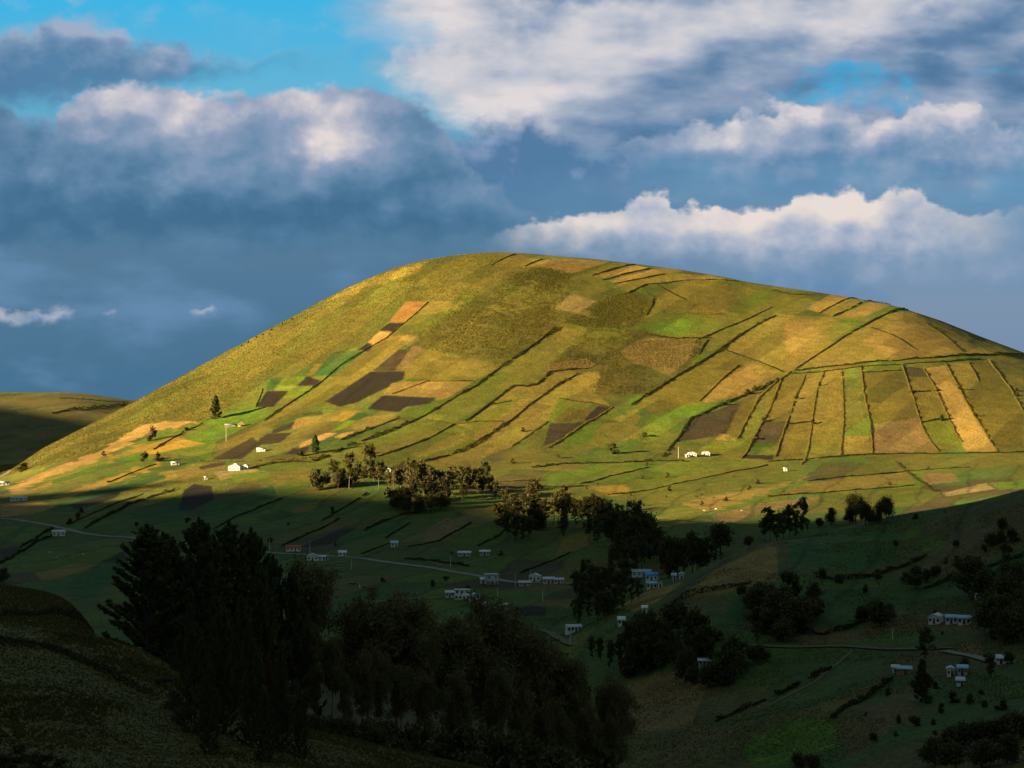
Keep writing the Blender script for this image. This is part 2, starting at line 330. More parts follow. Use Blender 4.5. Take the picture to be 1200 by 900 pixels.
 ('crop_field', DEEP, .4, [(75,685),(125,655),(150,645),(150,662),(110,700),(80,700)]),
 ('ploughed_field', SOIL, 1, [(118,658),(145,646),(150,655),(128,660)]),
 ('crop_field', DEEP, .4, [(240,590),(320,570),(325,582),(262,602),(236,606)]),
 ('crop_field', DEEP, .5, [(300,605),(330,598),(350,603),(315,612)]),
 ('ploughed_field', SOIL, 1, [(352,641),(395,622),(428,616),(422,622),(392,636),(362,642)]),
 ('stubble_field', PINK, .2, [(500,620),(520,608),(555,606),(535,622),(512,636),(498,634)]),
 ('dry_grass_field', DRY, 0, [(360,590),(375,586),(365,600),(340,600)]),
 ('crop_field', DEEP, .3, [(430,612),(500,605),(470,622),(430,630),(400,640),(395,632)]),
 ('ploughed_field', SOIL, 1, [(588,712),(640,710),(640,722),(590,722)]),
 ('dry_grass_field', DRY, 0, [(622,703),(672,702),(668,712),(620,710)]),
 ('dry_grass_field', DRY, 0, [(660,630),(690,622),(690,640),(650,652)]),
 # the near spur on the right
 ('crop_field', LUSH, .2, [(1057,632),(1072,614),(1081,614),(1079,624),(1066,632)]),
 ('crop_field', LUSH, .2, [(1070,635),(1098,628),(1110,640),(1088,646),(1080,643)]),
 ('crop_field', (0.030, 0.078, 0.012), .2, [(925,622),(985,618),(1055,625),(1050,655),(1000,672),(925,665)]),
 ('dry_grass_field', TAN, 0, [(838,668),(900,638),(910,640),(912,680),(850,695),(800,700)]),
 ('dry_grass_field', TAN, 0, [(722,712),(760,692),(800,682),(770,705),(745,716)]),
 ('crop_field', DEEP, .2, [(855,705),(880,700),(880,730),(850,728)]),
 ('crop_field', (0.075, 0.135, 0.012), .1, [(868,880),(895,860),(930,842),(965,842),(980,855),(978,875),(940,890),(885,900)]),
 ('dry_grass_field', OLIVE, 0, [(945,830),(1000,805),(1048,797),(1010,818),(975,842)]),
 ('crop_field', (0.026, 0.074, 0.012), .1, [(900,760),(1060,758),(1020,800),(950,830),(900,835)]),
 ('dry_grass_field', PINK, 0, [(735,800),(800,780),(830,800),(810,850),(745,860)]),
 ('dry_grass_field', (0.085, 0.06, 0.02), 0, [(1010,840),(1060,800),(1090,800),(1050,850),(1000,890),(985,885)]),
 ('crop_field', (0.03, 0.07, 0.012), 0, [(960,690),(1060,690),(1085,700),(1000,740),(950,735)]),
 ('dry_grass_field', (0.08, 0.06, 0.02), 0, [(1085,645),(1200,600),(1200,640),(1120,672),(1080,680)]),
 ('bare_earth', PINK, 0, [(1120,765),(1130,752),(1148,754),(1152,768)]),
]
NEARF = (350, 1660)
def inpoly(px, py, poly):
    inside = np.zeros(px.shape, bool)
    n = len(poly); j = n - 1
    for i in range(n):
        xi, yi = poly[i]; xj, yj = poly[j]
        c = ((yi > py) != (yj > py))
        with np.errstate(divide='ignore', invalid='ignore'):
            c &= px < (xj - xi) * (py - yi) / (yj - yi) + xi
        inside ^= c; j = i
    return inside

# the patchwork of small holdings that covers everything not traced above
def patchwork(x, y, ang, w, h, seed):
    c, s = math.cos(ang), math.sin(ang)
    u = (x * c + y * s) / w; v = (-x * s + y * c) / h
    iv = np.floor(v); u = u + _hash(iv.astype(np.int64), iv.astype(np.int64) * 0, seed) * 3.0
    iu = np.floor(u)
    r = _hash(iu.astype(np.int64), iv.astype(np.int64), seed + 5); r2 = _hash(iu.astype(np.int64), iv.astype(np.int64), seed + 9)
    e = np.minimum(np.minimum(u - iu, 1 - (u - iu)) * w, np.minimum(v - iv, 1 - (v - iv)) * h)
    return r, r2, e
wx = X + fbm(X / 60, Y / 60, 2, 21) * 9; wy = Y + fbm(X / 60, Y / 60, 2, 22) * 9
r1, r2_, edge = patchwork(wx, wy, 1.28, 150, 34, 3)
pal = np.array([(0.05, 0.072, 0.012), LUSH, OLIVE, (0.04, 0.078, 0.014), GRASS, DEEP, (0.032, 0.07, 0.014), (0.05, 0.08, 0.012), SOILW, (0.08, 0.075, 0.016), (0.045, 0.09, 0.012)])
pc = pal[np.clip((r1 * len(pal)).astype(int), 0, len(pal) - 1)]
g = np.array(GRASS)
k = sstep(500, 800, Y)[..., None] * (0.85 - 0.3 * sstep(1550, 1750, Y)[..., None])
COLR = (g * (1 - k) + pc * k) * (0.85 + 0.3 * r2_[..., None])
nearm = (1 - sstep(420, 620, Y))[..., None] * 0.75
COLR = COLR * (1 - nearm) + np.array((0.078, 0.063, 0.016)) * nearm
farm = sstep(2500, 2750, Y)[..., None] * 0.8
COLR = COLR * (1 - farm) + np.array((0.082, 0.064, 0.018)) * farm
# dry and lush drift over everything
dr = fbm(X / 45, Y / 45, 4, 31)[..., None]
kd_ = 0.4 + 0.6 * sstep(1500, 1750, Y)[..., None]
COLR = COLR + np.clip(dr, 0, 1) * (np.array(DRY) - COLR) * 0.7 * kd_ + np.clip(-dr, 0, 1) * (np.array(LUSH) - COLR) * 0.6 * kd_
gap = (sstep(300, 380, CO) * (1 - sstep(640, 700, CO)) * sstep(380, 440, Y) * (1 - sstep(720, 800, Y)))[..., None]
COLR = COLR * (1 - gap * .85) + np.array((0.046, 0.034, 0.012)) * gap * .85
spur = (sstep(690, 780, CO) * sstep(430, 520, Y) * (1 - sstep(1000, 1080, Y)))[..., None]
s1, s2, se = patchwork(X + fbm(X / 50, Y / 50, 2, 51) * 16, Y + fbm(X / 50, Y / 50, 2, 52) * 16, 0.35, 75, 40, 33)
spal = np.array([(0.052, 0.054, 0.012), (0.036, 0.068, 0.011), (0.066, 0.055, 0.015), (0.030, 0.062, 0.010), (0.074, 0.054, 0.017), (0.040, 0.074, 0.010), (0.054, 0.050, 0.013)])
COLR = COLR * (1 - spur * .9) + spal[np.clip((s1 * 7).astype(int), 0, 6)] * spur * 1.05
ROWS_A = np.zeros((NR, NC))                       # furrow strength
FID = np.full((NR, NC), -1, int)
jx = fbm(X / 9, Y / 9, 3, 41) * 2.0; jy = fbm(X / 9, Y / 9, 3, 42) * 1.3
for fi, (nm, colr, fur, poly) in enumerate(FIELDS):
    pxs = [q[0] for q in poly]; pys = [q[1] for q in poly]
    near = (sum(pys) / len(pys) > 585) and fi > 100
    D0, D1 = (350, 1700) if near else (1330, 2700)
    r0, r1_ = np.searchsorted(rows, D0), np.searchsorted(rows, D1)
    c0, c1 = np.searchsorted(cols, min(pxs) - 4), np.searchsorted(cols, max(pxs) + 4)
    sl = (slice(r0, r1_), slice(c0, c1))
    soft = nm is None
    sc = 3.5 if soft else 0.35
    m = inpoly(CO[sl] + jx[sl] * sc, PY[sl] + jy[sl] * sc, poly)
    # only the first hillside on the sight line
    vis = np.minimum.accumulate(PY[r0:r1_, c0:c1], axis=0)
    m &= PY[sl] <= vis + 6
    tgt = np.array(colr)
    tone = 0.88 + 0.24 * ((fi * 0.618) % 1)
    dd = dr[sl]
    c_ = tgt * tone + np.clip(dd, 0, 1) * (np.array(DRY) - tgt) * (0.45 if fur < .9 else 0.1) + np.clip(-dd, 0, 1) * (np.array(LUSH) - tgt) * (0.35 if fur < .9 else 0.05)
    a = (0.8 if soft else 1.0)
    sub = COLR[sl]; sub[m] = sub[m] * (1 - a) + c_[m] * a; COLR[sl] = sub
    ra = ROWS_A[sl]; ra[m] = fur; ROWS_A[sl] = ra
    if not soft:
        fm = FID[sl]; fm[m] = fi; FID[sl] = fm
q1, q2, qe = patchwork(X + (wx - X) * .3, Y + (wy - Y) * .3, 1.02, 120, 24, 13)
onhill = (sstep(1500, 1800, Y) * (ROWS_A < 0.7))[..., None]
COLR = COLR * (1 + onhill * (q1[..., None] - 0.5) * 0.55)
COLR = COLR + onhill * (q2[..., None] > 0.62) * (np.array(DRY) - COLR) * 0.42
COLR = COLR * (1 - onhill[..., 0] * (1 - sstep(0.5, 1.6, qe)) * (q2 > 0.45) * 0.22)[..., None]
q1, q2, qe = patchwork(wx, wy, 1.28, 150, 34, 3)
COLR = COLR * (1 - (1 - onhill[..., 0]) * sstep(600, 900, Y) * (1 - sstep(0.6, 2.2, qe)) * 0.4)[..., None]
# soften the colour seams by a vertex
def blur3(A):
    B = A.copy()
    B[1:-1] = A[1:-1] * 0.5 + (A[:-2] + A[2:]) * 0.25
    C = B.copy()
    C[:, 1:-1] = B[:, 1:-1] * 0.6 + (B[:, :-2] + B[:, 2:]) * 0.2
    return C
COLR = np.clip(blur3(COLR), 0.005, 0.9)
# ------------------------------------------------------------------ materials
def new_mat(name):
    m = bpy.data.materials.new(name); m.use_nodes = True
    nt = m.node_tree; b = nt.nodes['Principled BSDF']
    b.inputs['Roughness'].default_value = 0.9
    b.inputs['Specular IOR Level'].default_value = 0.15
    return m, nt, b
def N(nt, t, **kw):
    n = nt.nodes.new(t)
    for k_, v in kw.items():
        if k_.startswith('_'): setattr(n, k_[1:], v)
        else: n.inputs[k_.replace('__', ' ')].default_value = v
    return n
def L(nt, a, b): nt.links.new(a, b)
def MATH(nt, op, a, b=None, c=None, clamp=False):
    n = nt.nodes.new('ShaderNodeMath'); n.operation = op; n.use_clamp = clamp
    for i, v in enumerate((a, b, c)):
        if v is None: continue
        if isinstance(v, (int, float)): n.inputs[i].default_value = v
        else: nt.links.new(v, n.inputs[i])
    return n.outputs[0]
def MIX(nt, fac, a, b, blend='MIX'):
    n = nt.nodes.new('ShaderNodeMix'); n.data_type = 'RGBA'; n.blend_type = blend
    for i, v in ((0, fac), (6, a), (7, b)):
        if isinstance(v, (int, float)): n.inputs[i].default_value = v
        elif isinstance(v, tuple): n.inputs[i].default_value = (*v, 1) if len(v) == 3 else v
        else: nt.links.new(v, n.inputs[i])
    return n.outputs[2]

def ground_material():
    m, nt, b = new_mat('ground')
    tc = N(nt, 'ShaderNodeTexCoord'); P_ = tc.outputs['Object']
    at_ = N(nt, 'ShaderNodeAttribute', _attribute_name='soil_cover')
    fu = N(nt, 'ShaderNodeAttribute', _attribute_name='furrow')
    n1 = N(nt, 'ShaderNodeTexNoise', Scale=0.55, Detail=6.0, Roughness=0.65); L(nt, P_, n1.inputs['Vector'])
    n2 = N(nt, 'ShaderNodeTexNoise', Scale=0.09, Detail=5.0, Roughness=0.6); L(nt, P_, n2.inputs['Vector'])
    n3 = N(nt, 'ShaderNodeTexNoise', Scale=3.0, Detail=4.0, Roughness=0.7); L(nt, P_, n3.inputs['Vector'])
    v1 = MATH(nt, 'MULTIPLY_ADD', n1.outputs[0], 2.3, -0.15)
    v2 = MATH(nt, 'MULTIPLY_ADD', n2.outputs[0], 1.2, 0.4)
    v3 = MATH(nt, 'MULTIPLY_ADD', n3.outputs[0], 0.9, 0.55)
    n4 = N(nt, 'ShaderNodeTexNoise', Scale=1.1, Detail=2.0, Roughness=0.8); L(nt, P_, n4.inputs['Vector'])
    v4 = MATH(nt, 'MULTIPLY_ADD', n4.outputs[0], 1.8, 0.1)
    v = MATH(nt, 'MULTIPLY', MATH(nt, 'MULTIPLY', MATH(nt, 'MULTIPLY', v1, v2), v3), v4)
    c = MIX(nt, 1.0, at_.outputs['Color'], (1, 1, 1), 'MULTIPLY')
    hsv = N(nt, 'ShaderNodeHueSaturation'); L(nt, c, hsv.inputs['Color']); L(nt, v, hsv.inputs['Value'])
    # a little dead straw in the grass
    straw = MATH(nt, 'MULTIPLY', MATH(nt, 'SUBTRACT', n3.outputs[0], 0.58, clamp=True), 1.0, clamp=True)
    notsoil = MATH(nt, 'SUBTRACT', 1.0, fu.outputs['Fac'], clamp=True)
    c2 = MIX(nt, MATH(nt, 'MULTIPLY', straw, notsoil), hsv.outputs[0], (0.15, 0.11, 0.03))
    # furrows
    mp = N(nt, 'ShaderNodeMapping'); mp.inputs['Rotation'].default_value = (0, 0, 0.62); L(nt, P_, mp.inputs[0])
    wv = N(nt, 'ShaderNodeTexWave', Scale=0.22, Distortion=1.2, Detail=2.0); L(nt, mp.outputs[0], wv.inputs[0])
    fv = MATH(nt, 'MULTIPLY', MATH(nt, 'SUBTRACT', 1.0, wv.outputs['Fac']), MATH(nt, 'MULTIPLY', fu.outputs['Fac'], 0.35))
    c3 = MIX(nt, fv, c2, (0.012, 0.009, 0.007))
    L(nt, c3, b.inputs['Base Color'])
    hgt = MATH(nt, 'ADD', MATH(nt, 'MULTIPLY', n1.outputs[0], 0.9), MATH(nt, 'MULTIPLY', n3.outputs[0], 0.3))
    hgt = MATH(nt, 'ADD', hgt, MATH(nt, 'MULTIPLY', MATH(nt, 'MULTIPLY', wv.outputs['Fac'], fu.outputs['Fac']), 0.35))
    bp = N(nt, 'ShaderNodeBump', Strength=1.0, Distance=1.1); L(nt, hgt, bp.inputs['Height'])
    L(nt, bp.outputs[0], b.inputs['Normal'])
    return m
M_GROUND = ground_material()

VERT = np.stack([X, Y, Z], -1).reshape(-1, 3)
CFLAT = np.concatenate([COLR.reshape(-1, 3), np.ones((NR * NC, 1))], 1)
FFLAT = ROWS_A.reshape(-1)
ii, jj = np.meshgrid(np.arange(NR - 1), np.arange(NC - 1), indexing='ij')
QUAD = np.stack([ii * NC + jj, ii * NC + jj + 1, (ii + 1) * NC + jj + 1, (ii + 1) * NC + jj], -1).reshape(-1, 4)
QF = FID[:-1, :-1].reshape(-1)

def raw_mesh(name, verts, faces_n, nside=4, smooth=True):
    """a mesh straight from arrays (all faces with the same number of sides)"""
    me = bpy.data.meshes.new(name)
    nv, nf = len(verts), len(faces_n)
    me.vertices.add(nv); me.vertices.foreach_set('co', np.ascontiguousarray(verts, np.float32).ravel())
    me.loops.add(nf * nside); me.loops.foreach_set('vertex_index', np.ascontiguousarray(faces_n, np.int32).ravel())
    me.polygons.add(nf)
    me.polygons.foreach_set('loop_start', np.arange(0, nf * nside, nside, dtype=np.int32))
    me.polygons.foreach_set('loop_total', np.full(nf, nside, np.int32))
    if smooth: me.polygons.foreach_set('use_smooth', np.ones(nf, bool))
    me.update(calc_edges=True)
    return me
def link(name, me, mat=None, parent=None):
    o = bpy.data.objects.new(name, me); COL.objects.link(o)
    if mat is not None and len(me.materials) == 0: me.materials.append(mat)
    if parent is not None: o.parent = parent
    return o
def tag(o, label=None, cat=None, group=None, kind=None):
    if label: o['label'] = label
    if cat: o['category'] = cat
    if group: o['group'] = group
    if kind: o['kind'] = kind
    return o
def ground_piece(name, sel):
    q = QUAD[sel]
    ids, inv = np.unique(q.ravel(), return_inverse=True)
    me = raw_mesh(name, VERT[ids], inv.reshape(-1, 4))
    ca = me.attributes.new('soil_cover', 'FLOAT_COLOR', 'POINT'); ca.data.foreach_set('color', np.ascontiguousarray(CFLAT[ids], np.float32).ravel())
    fa = me.attributes.new('furrow', 'FLOAT', 'POINT'); fa.data.foreach_set('value', np.ascontiguousarray(FFLAT[ids], np.float32))
    return tag(link(name, me, M_GROUND), kind='structure')
FSPLIT = [f for f in range(len(FIELDS)) if FIELDS[f][0] and (QF == f).sum() > 60]
is_field = np.isin(QF, FSPLIT)
qy = (Y[:-1, :-1]).reshape(-1)
qx = (X[:-1, :-1]).reshape(-1)
footline = 1752.0
ground_piece('hill', ~is_field & (qy > footline))
ground_piece('valley_ground', ~is_field & (qy <= footline))
for f in FSPLIT:
    ground_piece(FIELDS[f][0], QF == f)
# a wide plain underneath that carries on to the horizon and behind the camera
me = bpy.data.meshes.new('ground')
s_ = 30000.0
gv = [(-s_, -s_, -240), (s_, -s_, -240), (s_, s_, -240), (-s_, s_, -240)]
me.from_pydata(gv, [], [(0, 1, 2, 3)]); me.update()
m, nt, b = new_mat('plain'); b.inputs['Base Color'].default_value = (0.05, 0.06, 0.02, 1)
tag(link('ground', me, m), kind='structure')

# ------------------------------------------------------------------ unseen ridge added off to the left, its skyline shaped to shade the valley
SHADE = [  # where the shadow ends, in picture coordinates, and the distance range to look in
 (-60,590,1500,2000),(0,582,1500,2000),(40,580,1500,2000),(90,583,1400,2000),(150,577,1400,2000),(215,566,1400,2000),(262,556,1400,2000),(310,570,1400,2000),(360,577,1350,2000),(430,580,1300,2000),
 (500,583,1300,2000),(570,586,1300,2000),(620,600,1300,2000),(690,616,1300,2000),(740,620,1300,2000),(800,616,1250,2000),(870,606,1250,2000),(940,601,1250,2000),(1050,602,1250,2000),(1150,598,1250,2000),(1260,590,1250,2000)]
FAR = [(-60,470,2950,3290),(5,477,2950,3290),(75,487,2950,3290)]
S0 = 2200.0
tn = math.tan(SUN_EL)
pts = []
for (px, py, a_, b_) in SHADE + FAR:
    x, y, z = at(px, py, a_, b_)
    p = np.array([x, y]); t = S0 - p @ SUN_H
    pts.append((p @ SUN_N, z + t * tn, px))
main = sorted(pts[:len(SHADE)]); far = sorted(pts[len(SHADE):])
u_k = [-2500, -1200, -300, main[0][0] - 260] + [q[0] for q in main] + [main[-1][0] + 350, far[0][0] - 800, far[0][0] - 350] + [q[0] for q in far] + [far[-1][0] + 500, far[-1][0] + 1500]
h_k = [700, 900, main[0][1] + 190, main[0][1] + 90] + [q[1] for q in main] + [main[-1][1] - 25, main[-1][1] - 10, far[0][1] + 1] + [q[1] for q in far] + [far[-1][1] - 60, far[-1][1] - 400]
uu = np.arange(-2500, u_k[-1], 18.0)
hh = np.interp(uu, u_k, h_k)
tt = np.concatenate([np.linspace(-1500, -60, 30), [0], np.linspace(60, 1400, 30)])
U, T = np.meshgrid(uu, tt)
Hc = np.interp(U, uu, hh)
fall = np.where(T < 0, np.clip(1 + T / 1400, 0, 1) ** 1.15, np.clip(1 - T / 1350, 0, 1) ** 1.1)
MZ = -230 + (Hc + 230) * fall + fbm(U / 240, T / 240, 4, 71) * 70 * sstep(0, 200, np.abs(T)) * fall
MX = SUN_H[0] * (S0 + T) + SUN_N[0] * U; MY = SUN_H[1] * (S0 + T) + SUN_N[1] * U
nr, nc = U.shape
i2, j2 = np.meshgrid(np.arange(nr - 1), np.arange(nc - 1), indexing='ij')
q2 = np.stack([i2 * nc + j2, i2 * nc + j2 + 1, (i2 + 1) * nc + j2 + 1, (i2 + 1) * nc + j2], -1).reshape(-1, 4)
m, nt, b = new_mat('shade_mountain')
n1 = N(nt, 'ShaderNodeTexNoise', Scale=0.01, Detail=6.0); tc = N(nt, 'ShaderNodeTexCoord'); L(nt, tc.outputs['Object'], n1.inputs[0])
L(nt, MIX(nt, n1.outputs[0], (0.04, 0.06, 0.015), (0.12, 0.09, 0.03)), b.inputs['Base Color'])
tag(link('shade_mountain', raw_mesh('shade_mountain', np.stack([MX, MY, MZ], -1).reshape(-1, 3), q2), m), kind='structure')
# ------------------------------------------------------------------ light
EXPO = 2.35
sd = bpy.data.lights.new('sun', 'SUN'); sd.energy = 5.0; sd.angle = math.radians(0.53); sd.color = (1.0, 0.775, 0.38)
sun = bpy.data.objects.new('sun', sd); COL.objects.link(sun)
to_sun = Vector((SUN_H[0] * math.cos(SUN_EL), SUN_H[1] * math.cos(SUN_EL), math.sin(SUN_EL)))
sun.rotation_euler = to_sun.to_track_quat('Z', 'Y').to_euler()
sun.location = (0, 0, 900)
world = bpy.data.worlds.new('World'); scene.world = world; world.use_nodes = True
wn = world.node_tree; bg = wn.nodes['Background']
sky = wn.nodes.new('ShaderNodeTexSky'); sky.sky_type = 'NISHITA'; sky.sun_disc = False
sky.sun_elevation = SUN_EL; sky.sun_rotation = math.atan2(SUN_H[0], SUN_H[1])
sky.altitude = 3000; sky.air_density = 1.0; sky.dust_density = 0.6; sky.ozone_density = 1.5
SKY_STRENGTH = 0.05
def lin(c):
    return tuple((v / 255 / 12.92 if v / 255 <= 0.04045 else ((v / 255 + 0.055) / 1.055) ** 2.4) for v in c)
def skyc(*c):
    """a sky colour as it should come out on the picture -> radiance over the background strength"""
    return tuple(v / (2 ** EXPO) / SKY_STRENGTH for v in lin(c))
# bearings and heights on the sky, in hundredths of the focal length: A runs right, B runs down from the zenith side
wtc = wn.nodes.new('ShaderNodeTexCoord'); wsep = wn.nodes.new('ShaderNodeSeparateXYZ'); L(wn, wtc.outputs['Generated'], wsep.inputs[0])
yy = MATH(wn, 'MAXIMUM', wsep.outputs[1], 0.05)
A0 = MATH(wn, 'MULTIPLY_ADD', MATH(wn, 'DIVIDE', wsep.outputs[0], yy), F / 100, 6.0)
B0 = MATH(wn, 'MULTIPLY_ADD', MATH(wn, 'DIVIDE', wsep.outputs[2], yy), -F / 100, 4.5)
def comb(a, b, c=0.0):
    n = wn.nodes.new('ShaderNodeCombineXYZ')
    for i, v in enumerate((a, b, c)):
        if isinstance(v, (int, float)): n.inputs[i].default_value = v
        else: L(wn, v, n.inputs[i])
    return n.outputs[0]
def noise(vec, scale, detail=6.0, rough=0.55, color=False, dist=0.0):
    n = N(wn, 'ShaderNodeTexNoise', _noise_dimensions='2D', Scale=scale, Detail=detail, Roughness=rough, Distortion=dist); L(wn, vec, n.inputs['Vector'])
    return n.outputs['Color' if color else 0]
def curve(val, pts, lo, hi):
    """a smooth function of the bearing through points"""
    n = wn.nodes.new('ShaderNodeFloatCurve'); c = n.mapping.curves[0]
    x0, x1 = -1.0, 13.0
    P2 = sorted(pts)
    if P2[0][0] > x0: P2 = [(x0, P2[0][1])] + P2
    if P2[-1][0] < x1: P2 = P2 + [(x1, P2[-1][1])]
    for i, (a, b) in enumerate(P2):
        xx, yv = (a - x0) / (x1 - x0), (b - lo) / (hi - lo)
        if i < 2: c.points[i].location = (xx, yv)
        else: c.points.new(xx, yv)
    for q in c.points: q.handle_type = 'AUTO_CLAMPED'
    n.mapping.update()
    t = MATH(wn, 'MULTIPLY_ADD', val, 1 / (x1 - x0), -x0 / (x1 - x0), clamp=True)
    L(wn, t, n.inputs['Value'])
    return MATH(wn, 'MULTIPLY_ADD', n.outputs[0], hi - lo, lo)
def smooth(x, a, b):
    n = wn.nodes.new('ShaderNodeMapRange'); n.interpolation_type = 'SMOOTHSTEP'
    n.inputs[1].default_value = a; n.inputs[2].default_value = b
    L(wn, x, n.inputs[0]); return n.outputs[0]
def ramp(x, stops):
    n = wn.nodes.new('ShaderNodeValToRGB'); e = n.color_ramp.elements
    for i, (p_, c) in enumerate(stops):
        if i < 2: el = e[i]; el.position = p_
        else: el = e.new(p_)
        el.color = (*c, 1)
    L(wn, x, n.inputs[0]); return n.outputs[0]
# shared turbulence: three sizes of warp and two of billow (with a copy shifted towards the light, for relief)
def warp_of(scale, off, det, asp=1.35):
    c = noise(comb(MATH(wn, 'ADD', A0, off), MATH(wn, 'MULTIPLY', B0, asp), off * 0.37), scale, det, 0.55, color=True)
    s3 = wn.nodes.new('ShaderNodeSeparateXYZ'); L(wn, c, s3.inputs[0])
    return [MATH(wn, 'SUBTRACT', s3.outputs[i], 0.5) for i in range(2)]
WARP = {'big': warp_of(0.5, 3.1, 6.0, 2.3), 'mid': warp_of(1.2, 11.7, 6.0), 'small': warp_of(3.2, 21.3, 5.0)}
def billow(scale, off, det, asp):
    d1 = noise(comb(MATH(wn, 'ADD', A0, off), MATH(wn, 'MULTIPLY', B0, asp), off), scale, det, 0.49)
    k_ = 0.2 / scale
    d2 = noise(comb(MATH(wn, 'ADD', A0, off - k_), MATH(wn, 'MULTIPLY_ADD', B0, asp, -k_ * 1.15), off + 0.02), scale, det - 2.0, 0.5)
    return d1, MATH(wn, 'SUBTRACT', d1, d2)
BILL = {'big': billow(0.5, 5.3, 6.0, 2.6), 'mid': billow(1.35, 15.9, 6.0, 1.35)}
def puffs(scale, off):
    n = wn.nodes.new('ShaderNodeTexVoronoi'); n.voronoi_dimensions = '2D'; n.feature = 'SMOOTH_F1'; n.inputs['Scale'].default_value = scale; n.inputs['Smoothness'].default_value = 0.6
    n.inputs['Detail'].default_value = 2.5; n.inputs['Roughness'].default_value = 0.55; n.inputs['Lacunarity'].default_value = 2.2; n.normalize = True
    a_ = MATH(wn, 'MULTIPLY_ADD', WARP['mid'][0], 0.35, MATH(wn, 'ADD', A0, off)); b_ = MATH(wn, 'MULTIPLY_ADD', WARP['mid'][1], 0.35, MATH(wn, 'MULTIPLY', B0, 1.25))
    L(wn, comb(a_, b_, off), n.inputs['Vector'])
    return MATH(wn, 'SUBTRACT', 0.42, n.outputs['Distance'])
PUFF = puffs(2.1, 2.7)
def layer(cur, top, bot, colours, warp=('mid', 0.5), soft_top=0.12, soft_bot=0.6, left=None, right=None, opacity=1.0, relief=('mid', 1.2), holes=0.0, blobs=(), slope=0.9, lift=0.0, puff=0.0):
    wx_, wy_ = WARP[warp[0]]
    A = MATH(wn, 'MULTIPLY_ADD', wx_, warp[1] * 2, A0)
    B = MATH(wn, 'MULTIPLY_ADD', wy_, warp[1] * 1.6, B0)
    if warp[0] == 'mid':
        A = MATH(wn, 'MULTIPLY_ADD', WARP['small'][0], warp[1] * 0.62, A)
        B = MATH(wn, 'MULTIPLY_ADD', WARP['small'][1], warp[1] * 0.62, B)
    T = curve(A, top, -3.0, 6.0); Bt = curve(A, bot, -3.0, 6.0)
    if puff: T = MATH(wn, 'MULTIPLY_ADD', PUFF, -0.35 * puff, T)
    al = MATH(wn, 'MULTIPLY', smooth(MATH(wn, 'SUBTRACT', B, T), 0.0, soft_top), smooth(MATH(wn, 'SUBTRACT', Bt, B), 0.0, soft_bot))
    if left is not None: al = MATH(wn, 'MULTIPLY', al, smooth(A, *left))
    if right is not None: al = MATH(wn, 'MULTIPLY', al, MATH(wn, 'SUBTRACT', 1.0, smooth(A, *right)))
    d1, rel = BILL[relief[0]]
    if holes: al = MATH(wn, 'MULTIPLY', al, smooth(d1, 0.5 - holes, 0.5 + 0.12))
    h = MATH(wn, 'DIVIDE', MATH(wn, 'SUBTRACT', Bt, B), MATH(wn, 'MAXIMUM', MATH(wn, 'SUBTRACT', Bt, T), 0.15))
    h = MATH(wn, 'MULTIPLY_ADD', h, slope, lift)
    for (ba, b_, ra, rb, am) in blobs:       # lit towers and shaded hollows
        e1 = MATH(wn, 'POWER', MATH(wn, 'MULTIPLY', MATH(wn, 'SUBTRACT', A, ba), 1 / ra), 2.0)
        e2 = MATH(wn, 'POWER', MATH(wn, 'MULTIPLY', MATH(wn, 'SUBTRACT', B, b_), 1 / rb), 2.0)
        h = MATH(wn, 'MULTIPLY_ADD', MATH(wn, 'EXPONENT', MATH(wn, 'MULTIPLY', MATH(wn, 'ADD', e1, e2), -1.0)), am, h)
    h = MATH(wn, 'MULTIPLY_ADD', BILL['big'][1], 0.35, h)
    if puff: h = MATH(wn, 'MULTIPLY_ADD', PUFF, 0.55 * puff, h)
    h = MATH(wn, 'MULTIPLY_ADD', rel, relief[1], h, clamp=True)
    col = ramp(h, [(p_, skyc(*c)) for p_, c in colours])
    return MIX(wn, MATH(wn, 'MULTIPLY', al, opacity), cur, col)

# the blue behind: a veil that deepens to slate towards the horizon, a little paler on the right
bb = MATH(wn, 'DIVIDE', B0, 5.0, clamp=True)
veilL = ramp(bb, [(0.0, skyc(64, 180, 228)), (0.22, skyc(100, 180, 214)), (0.42, skyc(92, 138, 170)), (0.6, skyc(84, 122, 152)), (1.0, skyc(66, 110, 142))])
veilR = ramp(bb, [(0.0, skyc(40, 165, 222)), (0.25, skyc(78, 170, 212)), (0.5, skyc(104, 146, 180)), (0.72, skyc(124, 147, 174)), (1.0, skyc(110, 136, 166))])
cur = MIX(wn, smooth(A0, 4.5, 11.0), veilL, veilR)
cur = MIX(wn, MATH(wn, 'MULTIPLY', smooth(BILL['big'][0], 0.45, 0.75), smooth(B0, 1.8, 2.8)), cur, skyc(100, 138, 174))
GREYS = [(0.0,(70,112,150)),(0.25,(98,132,168)),(0.5,(144,162,188)),(0.75,(190,194,206)),(1.0,(224,217,218))]
